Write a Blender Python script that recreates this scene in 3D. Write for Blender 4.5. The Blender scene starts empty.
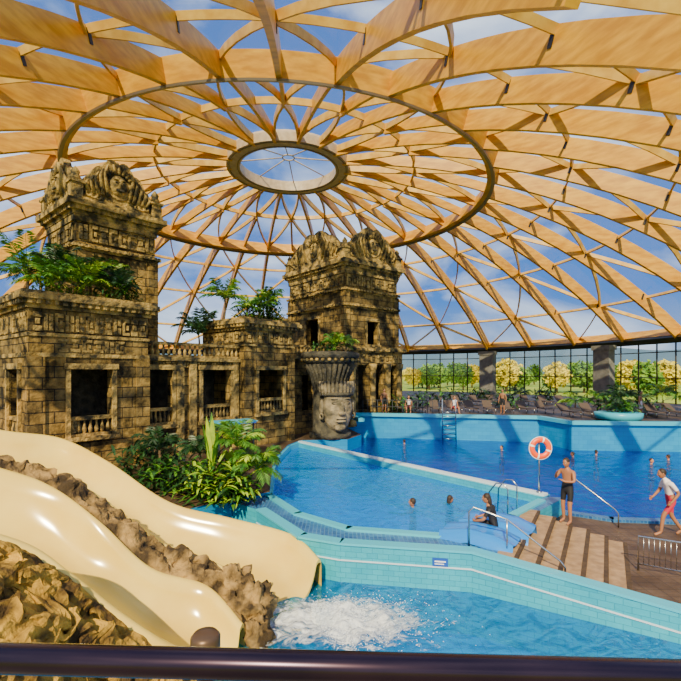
import bpy, bmesh, math, random
from math import sin, cos, pi, sqrt, atan2, radians
from mathutils import Vector, Matrix, noise
random.seed(7)
S = bpy.context.scene
COL = S.collection

# ------------------------------------------------------------------ materials
def new_mat(name):
    m = bpy.data.materials.new(name); m.use_nodes = True
    nt = m.node_tree; nt.nodes.clear()
    out = nt.nodes.new('ShaderNodeOutputMaterial')
    return m, nt, out
def principled(nt, col=(.5,.5,.5), rough=.5, metal=0.0, spec=.5):
    p = nt.nodes.new('ShaderNodeBsdfPrincipled')
    p.inputs['Base Color'].default_value = (*col, 1)
    p.inputs['Roughness'].default_value = rough
    p.inputs['Metallic'].default_value = metal
    p.inputs['Specular IOR Level'].default_value = spec
    return p
def noise_mat(name, c1, c2, scale=3.0, rough=.6, metal=0.0, bump=0.0, bscale=None, detail=4, spec=.4, coord='Object', stretch=None, lo=.35, hi=.65):
    m, nt, out = new_mat(name)
    p = principled(nt, c1, rough, metal, spec)
    tc = nt.nodes.new('ShaderNodeTexCoord')
    src = tc.outputs[coord]
    if stretch:
        mp = nt.nodes.new('ShaderNodeMapping'); mp.inputs['Scale'].default_value = stretch
        nt.links.new(src, mp.inputs[0]); src = mp.outputs[0]
    n = nt.nodes.new('ShaderNodeTexNoise'); n.inputs['Scale'].default_value = scale; n.inputs['Detail'].default_value = detail
    nt.links.new(src, n.inputs['Vector'])
    r = nt.nodes.new('ShaderNodeValToRGB')
    r.color_ramp.elements[0].position = lo; r.color_ramp.elements[1].position = hi
    r.color_ramp.elements[0].color = (*c1, 1); r.color_ramp.elements[1].color = (*c2, 1)
    nt.links.new(n.outputs['Fac'], r.inputs[0]); nt.links.new(r.outputs[0], p.inputs['Base Color'])
    if bump:
        n2 = nt.nodes.new('ShaderNodeTexNoise'); n2.inputs['Scale'].default_value = bscale or scale*4; n2.inputs['Detail'].default_value = 5
        nt.links.new(src, n2.inputs['Vector'])
        b = nt.nodes.new('ShaderNodeBump'); b.inputs['Strength'].default_value = bump; b.inputs['Distance'].default_value = .1
        nt.links.new(n2.outputs['Fac'], b.inputs['Height']); nt.links.new(b.outputs[0], p.inputs['Normal'])
    nt.links.new(p.outputs[0], out.inputs[0])
    return m
def brick_mat(name, c1, c2, cm, bw, bh, mortar=.02, rough=.85, bump=.6, nscale=1.2, dark=(.35,.3,.25), offset=.5, spec=.3, darkamt=.75):
    m, nt, out = new_mat(name)
    p = principled(nt, c1, rough, 0, spec)
    tc = nt.nodes.new('ShaderNodeTexCoord')
    b = nt.nodes.new('ShaderNodeTexBrick')
    b.inputs['Color1'].default_value = (*c1, 1); b.inputs['Color2'].default_value = (*c2, 1); b.inputs['Mortar'].default_value = (*cm, 1)
    b.inputs['Scale'].default_value = 1; b.inputs['Brick Width'].default_value = bw; b.inputs['Row Height'].default_value = bh
    b.inputs['Mortar Size'].default_value = mortar; b.offset = offset
    nt.links.new(tc.outputs['UV'], b.inputs['Vector'])
    n = nt.nodes.new('ShaderNodeTexNoise'); n.inputs['Scale'].default_value = nscale; n.inputs['Detail'].default_value = 8; n.inputs['Roughness'].default_value = .65
    nt.links.new(tc.outputs['Object'], n.inputs['Vector'])
    r = nt.nodes.new('ShaderNodeValToRGB'); r.color_ramp.elements[0].position = .40; r.color_ramp.elements[1].position = .62
    r.color_ramp.elements[0].color = (*dark, 1); r.color_ramp.elements[1].color = (1, 1, 1, 1)
    nt.links.new(n.outputs['Fac'], r.inputs[0])
    mx = nt.nodes.new('ShaderNodeMix'); mx.data_type = 'RGBA'; mx.blend_type = 'MULTIPLY'; mx.inputs['Factor'].default_value = darkamt
    nt.links.new(b.outputs['Color'], mx.inputs['A']); nt.links.new(r.outputs[0], mx.inputs['B'])
    nt.links.new(mx.outputs['Result'], p.inputs['Base Color'])
    n2 = nt.nodes.new('ShaderNodeTexNoise'); n2.inputs['Scale'].default_value = 6; n2.inputs['Detail'].default_value = 8
    nt.links.new(tc.outputs['Object'], n2.inputs['Vector'])
    ma = nt.nodes.new('ShaderNodeMath'); ma.operation = 'MULTIPLY_ADD'; ma.inputs[1].default_value = -1.0
    nt.links.new(b.outputs['Fac'], ma.inputs[0]); nt.links.new(n2.outputs['Fac'], ma.inputs[2])
    bp = nt.nodes.new('ShaderNodeBump'); bp.inputs['Strength'].default_value = bump; bp.inputs['Distance'].default_value = .06
    nt.links.new(ma.outputs[0], bp.inputs['Height']); nt.links.new(bp.outputs[0], p.inputs['Normal'])
    nt.links.new(p.outputs[0], out.inputs[0])
    return m
def flat(name, col, rough=.5, metal=0.0, spec=.4):
    m, nt, out = new_mat(name); p = principled(nt, col, rough, metal, spec)
    nt.links.new(p.outputs[0], out.inputs[0]); return m
def water_mat(name, tint, scale=2.2, strength=.5, body=(.0,.3,.6), bodyamt=.25):
    m, nt, out = new_mat(name)
    tc = nt.nodes.new('ShaderNodeTexCoord')
    n = nt.nodes.new('ShaderNodeTexNoise'); n.inputs['Scale'].default_value = scale; n.inputs['Detail'].default_value = 3; n.inputs['Distortion'].default_value = .6
    nt.links.new(tc.outputs['Object'], n.inputs['Vector'])
    b = nt.nodes.new('ShaderNodeBump'); b.inputs['Strength'].default_value = strength; b.inputs['Distance'].default_value = .12
    nt.links.new(n.outputs['Fac'], b.inputs['Height'])
    g = nt.nodes.new('ShaderNodeBsdfGlossy'); g.inputs['Roughness'].default_value = .04; g.inputs[0].default_value = (.75,.85,1,1)
    nt.links.new(b.outputs[0], g.inputs['Normal'])
    t = nt.nodes.new('ShaderNodeBsdfTransparent'); t.inputs[0].default_value = (*tint, 1)
    d = nt.nodes.new('ShaderNodeBsdfDiffuse'); d.inputs[0].default_value = (*body, 1)
    nt.links.new(b.outputs[0], d.inputs['Normal'])
    m0 = nt.nodes.new('ShaderNodeMixShader'); m0.inputs[0].default_value = bodyamt
    nt.links.new(t.outputs[0], m0.inputs[1]); nt.links.new(d.outputs[0], m0.inputs[2])
    f = nt.nodes.new('ShaderNodeFresnel'); f.inputs[0].default_value = 1.22
    nt.links.new(b.outputs[0], f.inputs['Normal'])
    mx = nt.nodes.new('ShaderNodeMixShader')
    nt.links.new(f.outputs[0], mx.inputs[0]); nt.links.new(m0.outputs[0], mx.inputs[1]); nt.links.new(g.outputs[0], mx.inputs[2])
    nt.links.new(mx.outputs[0], out.inputs[0])
    return m
def glass_mat(name, tint, gl=.06, diff=.0, dcol=(.8,.9,1)):
    m, nt, out = new_mat(name)
    t = nt.nodes.new('ShaderNodeBsdfTransparent'); t.inputs[0].default_value = (*tint, 1)
    g = nt.nodes.new('ShaderNodeBsdfGlossy'); g.inputs['Roughness'].default_value = .05
    mx = nt.nodes.new('ShaderNodeMixShader'); mx.inputs[0].default_value = gl
    nt.links.new(t.outputs[0], mx.inputs[1]); nt.links.new(g.outputs[0], mx.inputs[2])
    last = mx
    if diff:
        d = nt.nodes.new('ShaderNodeBsdfTranslucent'); d.inputs[0].default_value = (*dcol, 1)
        m2 = nt.nodes.new('ShaderNodeMixShader'); m2.inputs[0].default_value = diff
        nt.links.new(last.outputs[0], m2.inputs[1]); nt.links.new(d.outputs[0], m2.inputs[2]); last = m2
    nt.links.new(last.outputs[0], out.inputs[0]); return m

M_wood = noise_mat('glulam_wood', (.56,.235,.008), (.80,.39,.02), scale=1.0, rough=.4, stretch=(1,1,4), detail=6)
M_wood2 = noise_mat('light_wood', (.60,.29,.025), (.80,.46,.07), scale=1.5, rough=.45)
M_steel = flat('dark_steel', (.05,.04,.035), .4, .6)
M_steelring = flat('grey_steel', (.20,.16,.12), .4, .5)
M_oculus = noise_mat('oculus_ring_paint', (.46,.32,.19), (.58,.42,.26), rough=.5)
M_etfe = glass_mat('roof_glass', (.84,.92,1.0), .04, .015, (.7,.85,1))
M_glass = glass_mat('window_glass', (.93,.97,.98), .06)
M_stone = brick_mat('temple_stone', (.50,.30,.07), (.19,.13,.045), (.04,.028,.014), .82, .42, mortar=.018, bump=1.0, dark=(.08,.08,.045), darkamt=1.0, nscale=1.1)
M_stone2 = noise_mat('carved_stone', (.04,.032,.014), (.50,.32,.085), scale=1.9, rough=.85, bump=1.0, bscale=7, detail=9, lo=.40, hi=.62)
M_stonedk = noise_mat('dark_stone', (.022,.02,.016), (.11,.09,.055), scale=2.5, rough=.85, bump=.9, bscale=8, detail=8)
M_rock = noise_mat('rock', (.045,.028,.011), (.40,.25,.08), scale=2.5, rough=.9, bump=1.0, bscale=6, detail=9, lo=.40, hi=.64)
M_rockY = noise_mat('golden_rock', (.07,.038,.007), (.66,.38,.04), scale=2.6, rough=.9, bump=1.0, bscale=7, detail=9, lo=.38, hi=.66)
M_slide = noise_mat('slide_fibreglass', (.74,.50,.075), (.84,.62,.13), scale=.7, rough=.16, spec=.5)
M_tile_near = brick_mat('pool_tile_blue', (.0,.34,.92), (.005,.40,.97), (.0,.28,.82), .5, .5, mortar=.012, rough=.3, bump=.1, dark=(.8,.9,.95), offset=0)
M_tile_far = brick_mat('pool_tile_deep_blue', (.0,.10,.55), (.002,.14,.64), (.0,.07,.42), .5, .5, mortar=.012, rough=.3, bump=.1, dark=(.4,.6,.8), offset=0)
M_tile_low = brick_mat('pool_tile_turquoise', (.0,.42,.74), (.003,.48,.79), (.0,.35,.65), .5, .5, mortar=.012, rough=.3, bump=.1, dark=(.7,.9,.95), offset=0)
M_turq = brick_mat('turquoise_wall_tile', (.02,.36,.50), (.035,.42,.56), (.012,.25,.37), .24, .12, mortar=.006, rough=.3, bump=.15, dark=(.65,.82,.86), spec=.5, darkamt=.6)
M_turqD = brick_mat('far_wall_tile', (.004,.26,.54), (.008,.31,.60), (.004,.19,.42), .5, .25, mortar=.006, rough=.3, bump=.1, dark=(.6,.8,.9), darkamt=.5)
M_mosaic = brick_mat('mosaic_tile', (.01,.07,.26), (.03,.17,.42), (.10,.25,.44), .1, .1, mortar=.010, rough=.3, bump=.2, dark=(.5,.6,.7), offset=0, spec=.5)
M_deck = brick_mat('deck_tile', (.14,.09,.055), (.11,.07,.042), (.05,.035,.022), .3, .3, mortar=.008, rough=.5, bump=.2, offset=0)
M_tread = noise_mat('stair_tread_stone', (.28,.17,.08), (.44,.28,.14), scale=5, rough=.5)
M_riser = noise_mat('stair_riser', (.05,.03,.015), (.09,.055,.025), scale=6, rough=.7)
M_white = flat('white_coping', (.58,.70,.78), .4)
M_rim = flat('pale_turquoise_coping', (.06,.46,.62), .3)
M_plastic = flat('sky_blue_plastic', (.008,.22,.72), .2, 0, .6)
M_w_near = water_mat('water_blue', (.36,.80,1.0), 2.4, .6, (.0,.33,.95), .45)
M_w_far = water_mat('water_deep', (.35,.68,1.0), 2.2, .7, (.0,.08,.46), .4)
M_w_low = water_mat('water_turquoise', (.28,.78,1.0), 2.2, 1.0, (.0,.30,.66), .30)
M_chrome = flat('stainless_steel', (.50,.50,.50), .25, 1.0)
M_railbar = noise_mat('painted_metal_rail', (.03,.02,.035), (.05,.03,.045), rough=.25, metal=.85, scale=3)
M_leaf = noise_mat('leaf_green', (.018,.10,.006), (.10,.26,.012), scale=3, rough=.45, spec=.5)
M_leafY = noise_mat('leaf_lime', (.16,.34,.012), (.40,.52,.02), scale=3, rough=.45, spec=.5)
M_leafD = noise_mat('leaf_dark', (.006,.03,.007), (.02,.08,.012), scale=3, rough=.45, spec=.5)
M_trunk = noise_mat('palm_trunk', (.08,.05,.025), (.18,.12,.06), scale=9, rough=.9, bump=.6)
M_grass = noise_mat('grass', (.15,.28,.02), (.42,.48,.04), scale=.1, rough=.9)
M_treeY = noise_mat('autumn_leaf', (.60,.48,.015), (.85,.70,.04), scale=.6, rough=.7)
M_treeG = noise_mat('tree_leaf', (.05,.17,.012), (.22,.38,.025), scale=.6, rough=.7)
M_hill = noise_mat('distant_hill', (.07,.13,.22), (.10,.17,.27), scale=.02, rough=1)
M_conc = noise_mat('concrete', (.14,.13,.11), (.22,.2,.17), scale=2, rough=.8)
M_frame = flat('window_frame_dark', (.025,.02,.018), .4, .3)
M_orange = flat('lifebuoy_orange', (.95,.09,.005), .4)
M_whitep = flat('white_band', (.85,.85,.83), .5)
M_skin = flat('skin', (.48,.20,.10), .5)
M_skin2 = flat('skin_tanned', (.34,.145,.07), .5)
M_hair = flat('hair_dark', (.03,.018,.012), .6)
M_black = flat('black_fabric', (.012,.012,.016), .7)
M_shirt = flat('white_shirt', (.80,.70,.70), .8)
M_red = flat('red_shorts', (.50,.015,.05), .7)
M_eye = flat('eye', (.02,.015,.01), .3)
M_lip = flat('lip', (.45,.14,.12), .5)
M_foam = flat('foam_white', (.90,.96,.99), .6)
M_dark = flat('dark_furniture', (.05,.05,.055), .6)
M_plank = flat('lounger_fabric', (.10,.065,.045), .7)
M_sign = flat('sign_blue', (.01,.08,.42), .4)
M_brass = noise_mat('aged_brass',(.10,.06,.035),(.16,.1,.06),rough=.4,metal=.5)
def foam_film():
    m, nt, out = new_mat('churned_foam')
    tc = nt.nodes.new('ShaderNodeTexCoord')
    mp = nt.nodes.new('ShaderNodeMapping'); mp.inputs['Scale'].default_value = (.8, 1.7, 1); nt.links.new(tc.outputs['Object'], mp.inputs[0])
    n = nt.nodes.new('ShaderNodeTexNoise'); n.inputs['Scale'].default_value = 3.0; n.inputs['Detail'].default_value = 9; n.inputs['Roughness'].default_value = .74; n.inputs['Distortion'].default_value = 1.3
    nt.links.new(mp.outputs[0], n.inputs['Vector'])
    m2 = nt.nodes.new('ShaderNodeMapping'); m2.inputs['Scale'].default_value = (.42, .80, 1); nt.links.new(tc.outputs['Object'], m2.inputs[0])
    ln = nt.nodes.new('ShaderNodeVectorMath'); ln.operation = 'LENGTH'; nt.links.new(m2.outputs[0], ln.inputs[0])
    ma = nt.nodes.new('ShaderNodeMath'); ma.operation = 'MULTIPLY_ADD'; ma.inputs[1].default_value = -.42; nt.links.new(ln.outputs['Value'], ma.inputs[0]); nt.links.new(n.outputs['Fac'], ma.inputs[2])
    r = nt.nodes.new('ShaderNodeValToRGB'); r.color_ramp.elements[0].position = .19; r.color_ramp.elements[1].position = .40; nt.links.new(ma.outputs[0], r.inputs[0])
    d = nt.nodes.new('ShaderNodeBsdfDiffuse'); d.inputs[0].default_value = (.92,.97,.99,1); t = nt.nodes.new('ShaderNodeBsdfTransparent')
    b = nt.nodes.new('ShaderNodeBump'); b.inputs['Strength'].default_value = 1; b.inputs['Distance'].default_value = .1; nt.links.new(n.outputs['Fac'], b.inputs['Height']); nt.links.new(b.outputs[0], d.inputs['Normal'])
    mx = nt.nodes.new('ShaderNodeMixShader'); nt.links.new(r.outputs[0], mx.inputs[0]); nt.links.new(t.outputs[0], mx.inputs[1]); nt.links.new(d.outputs[0], mx.inputs[2])
    nt.links.new(mx.outputs[0], out.inputs[0]); return m
M_film = foam_film()

# ------------------------------------------------------------------ mesh builder
class MB:
    def __init__(s):
        s.v = []; s.f = []; s.m = []; s.mats = []; s.sm = []; s.M = Matrix.Identity(4)
    def mi(s, mat):
        if mat not in s.mats: s.mats.append(mat)
        return s.mats.index(mat)
    def add(s, vs, fs, mat, smooth=False):
        o = len(s.v); k = s.mi(mat)
        for p in vs: s.v.append(tuple(s.M @ Vector(p)))
        for f in fs: s.f.append(tuple(i+o for i in f)); s.m.append(k); s.sm.append(smooth)
    def box(s, x0, x1, y0, y1, z0, z1, mat):
        s.add([(x0,y0,z0),(x1,y0,z0),(x1,y1,z0),(x0,y1,z0),(x0,y0,z1),(x1,y0,z1),(x1,y1,z1),(x0,y1,z1)],
              [(0,3,2,1),(4,5,6,7),(0,1,5,4),(1,2,6,5),(2,3,7,6),(3,0,4,7)], mat)
    def prism(s, poly, z0, z1, mat, top=None, zt=None):
        n = len(poly)
        a = sum(poly[i][0]*poly[(i+1)%n][1]-poly[(i+1)%n][0]*poly[i][1] for i in range(n))
        if a < 0: poly = poly[::-1]
        vs = [(p[0],p[1],z0) for p in poly]+[(p[0],p[1],z1) for p in poly]
        s.add(vs, [tuple([i,(i+1)%n,(i+1)%n+n,i+n]) for i in range(n)]+[tuple(range(n-1,-1,-1))], mat)
        s.add([(p[0],p[1],z1) for p in poly], [tuple(range(n))], top or mat)
    def tube(s, pts, r, mat, n=8, caps=True):
        pts = [Vector(p) for p in pts]; rs = r if isinstance(r, (list,tuple)) else [r]*len(pts)
        vs = []; fs = []; prev = None
        for i, p in enumerate(pts):
            t = (pts[min(i+1,len(pts)-1)]-pts[max(i-1,0)]).normalized()
            if prev is None:
                a = Vector((0,0,1)) if abs(t.z) < .9 else Vector((1,0,0))
                u = t.cross(a).normalized()
            else: u = (prev - t*prev.dot(t)).normalized()
            prev = u; w = t.cross(u)
            for k in range(n):
                an = 2*pi*k/n; vs.append(tuple(p+(u*cos(an)+w*sin(an))*rs[i]))
        for i in range(len(pts)-1):
            for k in range(n):
                fs.append((i*n+k, i*n+(k+1)%n, (i+1)*n+(k+1)%n, (i+1)*n+k))
        if caps: fs.append(tuple(range(n-1,-1,-1))); fs.append(tuple(len(vs)-n+k for k in range(n)))
        s.add(vs, fs, mat, True)
    def lathe(s, prof, c, mat, n=16, smooth=True, a0=0):
        vs = []; fs = []
        for r, z in prof:
            for k in range(n):
                a = a0+2*pi*k/n; vs.append((c[0]+r*cos(a), c[1]+r*sin(a), c[2]+z))
        for i in range(len(prof)-1):
            for k in range(n): fs.append((i*n+k, i*n+(k+1)%n, (i+1)*n+(k+1)%n, (i+1)*n+k))
        fs.append(tuple(range(n-1,-1,-1))); fs.append(tuple(len(vs)-n+k for k in range(n)))
        s.add(vs, fs, mat, smooth)
    def ell(s, c, r, mat, nu=12, nv=8, jit=0, rot=None, sc=1.5):
        vs = []; fs = []
        R = rot or Matrix.Identity(3)
        for j in range(nv+1):
            ph = -pi/2+pi*j/nv
            for i in range(nu):
                th = 2*pi*i/nu
                d = Vector((cos(ph)*cos(th), cos(ph)*sin(th), sin(ph)))
                k = 1+(jit*(noise.noise(Vector(c)*3+d*sc)+.4*noise.noise(d*sc*3)) if jit else 0)
                vs.append(tuple(Vector(c)+R@Vector((d.x*r[0]*k, d.y*r[1]*k, d.z*r[2]*k))))
        for j in range(nv):
            for i in range(nu): fs.append((j*nu+i, j*nu+(i+1)%nu, (j+1)*nu+(i+1)%nu, (j+1)*nu+i))
        s.add(vs, fs, mat, True)
    def torus(s, c, R, r, ax, mat, n=24, m=8, sx=1.0):
        a = Vector(ax).normalized(); u = a.orthogonal().normalized(); w = a.cross(u)
        vs = []; fs = []
        for i in range(n):
            t = 2*pi*i/n; d = u*cos(t)+w*sin(t)
            for j in range(m):
                q = 2*pi*j/m; vs.append(tuple(Vector(c)+d*(R+r*cos(q))+a*(r*sin(q)*sx)))
        for i in range(n):
            for j in range(m): fs.append((i*m+j, ((i+1)%n)*m+j, ((i+1)%n)*m+(j+1)%m, i*m+(j+1)%m))
        s.add(vs, fs, mat, True)
    def obj(s, name, parent=None, loc=(0,0,0), rz=0, uv=True):
        me = bpy.data.meshes.new(name); me.from_pydata(s.v, [], s.f)
        for mt in s.mats: me.materials.append(mt)
        me.polygons.foreach_set('material_index', s.m); me.polygons.foreach_set('use_smooth', s.sm)
        if uv:
            ul = me.uv_layers.new(name='UVMap')
            for p in me.polygons:
                n = p.normal
                if abs(n.z) > .6: f = lambda c: (c.x, c.y)
                elif abs(n.x) > abs(n.y)*1.2: f = lambda c: (c.y, c.z)
                elif abs(n.y) > abs(n.x)*1.2: f = lambda c: (c.x, c.z)
                else:
                    tx = Vector((-n.y, n.x, 0)).normalized(); f = lambda c, tx=tx: (c.dot(tx), c.z)
                for li in p.loop_indices: ul.data[li].uv = f(me.vertices[me.loops[li].vertex_index].co)
        me.update()
        o = bpy.data.objects.new(name, me); COL.objects.link(o); o.location = loc; o.rotation_euler = (0,0,rz)
        if parent: o.parent = parent
        return o
def empty(name, loc=(0,0,0)):
    e = bpy.data.objects.new(name, None); COL.objects.link(e); e.location = loc; e.empty_display_size = .2; return e

# ------------------------------------------------------------------ DOME
CX, CY, R, ZC = -4.4, 38.0, 53.0, -31.0
def sp(r, th, off=0):
    z = sqrt(R*R-r*r); d = Vector((r*cos(th), r*sin(th), z)); d *= (R+off)/R
    return Vector((CX, CY, ZC))+d
def beam(mb, pts, w, h, mat, top=0.0, closed=False):
    n = len(pts); vs = []; fs = []
    for i, p in enumerate(pts):
        if closed: t = pts[(i+1)%n]-pts[i-1]
        else: t = pts[min(i+1,n-1)]-pts[max(i-1,0)]
        nr = (p-Vector((CX,CY,ZC))).normalized(); sd = t.normalized().cross(nr).normalized()
        for a, b in ((-1,top),(1,top),(1,top-h),(-1,top-h)): vs.append(tuple(p+sd*a*w/2+nr*b))
    m = n if closed else n-1
    for i in range(m):
        j = (i+1)%n
        for k in range(4): fs.append((i*4+k, i*4+(k+1)%4, j*4+(k+1)%4, j*4+k))
    if not closed: fs += [(0,1,2,3), (n*4-1,n*4-2,n*4-3,n*4-4)]
    mb.add(vs, fs, mat)
ceil = empty('ceiling', (CX, CY, 0))
NR = 36; NI = 18; RM = 16.6; RO = 4.8; RB = 36.0; RCUT = 32.4; RI = 10.6
P1, P2, P3 = 21.4, 26.6, RCUT
def near(th):
    t = math.degrees(th) % 360
    return 240 < t < 315     # side of the dome that opens to the slide hall
def par(o): o.parent = ceil; o.matrix_parent_inverse = Matrix.Translation((-CX,-CY,0)); return o
mb = MB()
for i in range(NR):
    th = 2*pi*(i+.5)/NR; re = RCUT if near(th) else RB
    beam(mb, [sp(RM+(re-RM)*k/10, th) for k in range(11)], .28, 1.1, M_wood, -.1)
par(mb.obj('glulam_outer_ribs'))
mb = MB()
for i in range(NI):
    th = 2*pi*(i+.25)/NI
    beam(mb, [sp(RO+(RM-RO)*k/6, th) for k in range(7)], .22, .8, M_wood, -.1)
    th2 = th+pi/NI
    beam(mb, [sp(RI+(RM-RI)*k/4, th2) for k in range(5)], .20, .7, M_wood, -.1)
    for s_ in (-1, 1):
        a0 = th; a1 = th+s_*pi/NI
        beam(mb, [sp(RO+(RI-RO)*k/4, a0+(a1-a0)*k/4) for k in range(5)], .16, .5, M_wood2, -.15)
        beam(mb, [sp(RI+(RM-RI)*k/4, th2-s_*pi/NI*k/4) for k in range(5)], .14, .4, M_wood2, -.15)
beam(mb, [sp(RI, 2*pi*k/80) for k in range(80)], .14, .4, M_wood2, -.15, True)
par(mb.obj('inner_rib_lattice'))
mb = MB()
beam(mb, [sp(RM, 2*pi*k/120) for k in range(120)], .55, 1.2, M_wood, -.05, True)
beam(mb, [sp(RM+.2, 2*pi*k/120) for k in range(120)], .26, .12, M_steelring, -1.24, True)
par(mb.obj('compression_ring'))
mb = MB()
for rr in (P1, P2):
    beam(mb, [sp(rr, 2*pi*k/160) for k in range(160)], .12, .30, M_wood2, -.1, True)
beam(mb, [sp(P3, 2*pi*k/160) for k in range(160)], .12, .30, M_wood2, -.1, True)
for i in range(0, NR, 2):
    th = 2*pi*(i+.5)/NR; d = 2*pi/NR
    for (ra, rb, sgn) in ((RM,P1,1),(P1,P2,-1),(P2,P3,1),(P3,RB,-1)):
        if near(th) and ra == P3: continue
        for q in (-1, 1):
            if sgn > 0: a, b = th, th+q*d
            else: a, b = th+q*d, th
            if ra == P3 and (near(a) or near(b)): continue
            beam(mb, [sp(ra+(rb-ra)*k/4, a+(b-a)*k/4) for k in range(5)], .12, .34, M_wood2, -.12)
par(mb.obj('roof_purlins'))
mb = MB()
for i in range(NR):
    th = 2*pi*(i+.5)/NR
    for rr in (P1, P2, P3-.3):
        c = sp(rr, th, -.52)
        t = Vector((-sin(th), cos(th), 0)); rd = Vector((cos(th), sin(th), -.35)).normalized(); up = rd.cross(t).normalized()
        for sgn in (-1,1):
            o_ = c+t*.145*sgn
            vs = [o_+rd*a+up*b+t*sgn*e for e in (0,.03) for a,b in ((-.08,-.25),(.08,-.25),(.08,.3),(-.08,.3))]
            mb.add([tuple(v) for v in vs], [(0,1,2,3),(7,6,5,4),(0,4,5,1),(1,5,6,2),(2,6,7,3),(3,7,4,0)], M_steel)
par(mb.obj('steel_connector_plates'))
mb = MB()
zt = sp(RO,0).z
prof = [(4.0,-.85),(5.1,-.85),(5.15,-.2),(5.0,.02),(4.1,.05),(4.05,-.4)]
vs=[];fs=[];n=64
for r_,z_ in prof:
    for k in range(n): vs.append((CX+r_*cos(2*pi*k/n), CY+r_*sin(2*pi*k/n), zt+z_))
for i in range(len(prof)):
    j=(i+1)%len(prof)
    for k in range(n): fs.append((i*n+k, i*n+(k+1)%n, j*n+(k+1)%n, j*n+k))
mb.add(vs,fs,M_oculus)
mb.torus((CX,CY,zt-.86),4.2,.06,(0,0,1),M_steelring,64,6); mb.torus((CX,CY,zt-.86),4.9,.06,(0,0,1),M_steelring,64,6)
for k in range(8):
    a=2*pi*k/8; mb.tube([(CX+.5*cos(a),CY+.5*sin(a),zt+.3),(CX+4.1*cos(a),CY+4.1*sin(a),zt+.0)], .05, M_oculus, 6)
mb.torus((CX,CY,zt+.3),.5,.06,(0,0,1),M_oculus,24,6)
par(mb.obj('oculus_ring'))
mb = MB()
A0, A1 = radians(-45), radians(240)
beam(mb, [sp(RB, A0+(A1-A0)*k/130) for k in range(131)], .5, 1.0, M_wood, .1)
beam(mb, [sp(RB+.1, A0+(A1-A0)*k/130) for k in range(131)], .7, .3, M_frame, -.9)
par(mb.obj('edge_ring_beam'))
mb = MB()
vs=[];fs=[];rad=[.01,4.2,7.5,RI,13.5,RM,P1,P2,P3,RB]; n=96
for r_ in rad:
    for k in range(n): vs.append(tuple(sp(r_,2*pi*k/n,.02)))
for i in range(len(rad)-1):
    for k in range(n):
        if i == len(rad)-2 and near(2*pi*(k+.5)/n): continue
        fs.append((i*n+k, i*n+(k+1)%n, (i+1)*n+(k+1)%n, (i+1)*n+k))
mb.add(vs,fs,M_etfe,True)
par(mb.obj('roof_glazing'))

# ------------------------------------------------------------------ window wall & piers
ZB = sp(RB,0).z-.3
RW = 35.7
sect = 0
for sct in range(8):
    sect += 1
    mb = MB()
    a0 = -45+sct*34
    nseg = 10
    for k in range(nseg):
        a = radians(a0+k*34/nseg); b = radians(a0+(k+1)*34/nseg)
        pa = Vector((CX+RW*cos(a), CY+RW*sin(a), 0)); pb = Vector((CX+RW*cos(b), CY+RW*sin(b), 0))
        mb.tube([pa+Vector((0,0,.9)), pa+Vector((0,0,ZB))], .085, M_frame, 4)
        for z in (1.0, 3.4, 5.9, ZB-.7): mb.tube([pa+Vector((0,0,z)), pb+Vector((0,0,z))], .05, M_frame, 4)
        mb.add([tuple(pa+Vector((0,0,.9))),tuple(pb+Vector((0,0,.9))),tuple(pb+Vector((0,0,ZB))),tuple(pa+Vector((0,0,ZB)))],[(0,1,2,3)],M_glass)
    mb.obj('window_%d'%sect)
for a in (-10, 17, 43.8, 70.6, 97, 124, 151, 178):
    mb = MB(); th = radians(a)
    c = Vector((CX+33.9*cos(th), CY+33.9*sin(th), 0))
    mb.M = Matrix.Translation(c)@Matrix.Rotation(th,4,'Z')
    mb.box(-.4,.4,-1.0,1.0,1.0,6.6,M_conc); mb.box(-.5,.5,-1.15,1.15,6.3,6.8,M_conc); mb.box(-.5,.5,-1.1,1.1,1.0,1.3,M_conc)
    mb.obj('concrete_pier')

# ------------------------------------------------------------------ decks and pools
ZF = -2.4
far_pool = [(6.5,14.4),(-2.3,25.4),(.4,26.0),(1.3,28),(.3,31.9),(13,29.5),(13.6,26.5),(30.5,25),(30.5,12.5),(14,12.9),(8.2,13.6),(7.1,14.3)]
near_pool = [(-2.3,25.4),(6.5,14.4),(6.2,13.9),(4.7,12.4),(3.0,10.8),(.2,11.4),(-1.2,12.6),(-2.3,14.5),(-3,20),(-2.8,24)]
low_pool = [(-7,3),(-7,8),(-5,12),(-3.4,13.6),(-2.2,12.9),(-.9,10.9),(0,10.5),(2.9,10.0),(6.34,7.96),(14,3.5),(14,3)]
A = Vector((3.82,9.75)); e = Vector((.51,.86)); nn = Vector((.86,-.51)); B = A+e*3.7
mb = MB(); mb.prism(near_pool, ZF, -1.8, M_tile_near)
mb.prism(far_pool, ZF, -2.1, M_tile_far); mb.prism(low_pool, ZF, -1.75, M_tile_low)
mb.obj('floor')
mb = MB(); arc = [(CX+36.2*cos(radians(t)), CY+36.2*sin(radians(t))) for t in range(-20,196,8)]
mb.prism([(.3,31.9),(13,29.5),(13.6,26.5),(30.5,25)]+arc+[(-38,31.9)], ZF, 1.0, M_turqD, M_deck)
mb.obj('floor_back_deck')
mb = MB(); mb.prism([(-2.3,25.6),(.4,26.0),(1.3,28),(.3,31.9),(-38,31.9),(-38,3),(-7,3),(-7,8),(-5,12),(-3.4,13.8),(-2.3,14.6),(-3,20),(-2.8,24)], ZF, .1, M_turqD, M_deck)
mb.obj('floor_left_deck')
rimA = [(-2.3,14.5),(-1.2,12.6),(.2,11.4),(3.0,10.8),(4.7,12.4),(6.2,13.9),(6.5,14.5),(7.1,14.3),tuple(B),tuple(A),tuple(A-e*.3),(2.9,10.0),(0,10.5),(-.9,10.9),(-2.2,12.9),(-3.3,13.8),(-3.2,14.8)]
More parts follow.
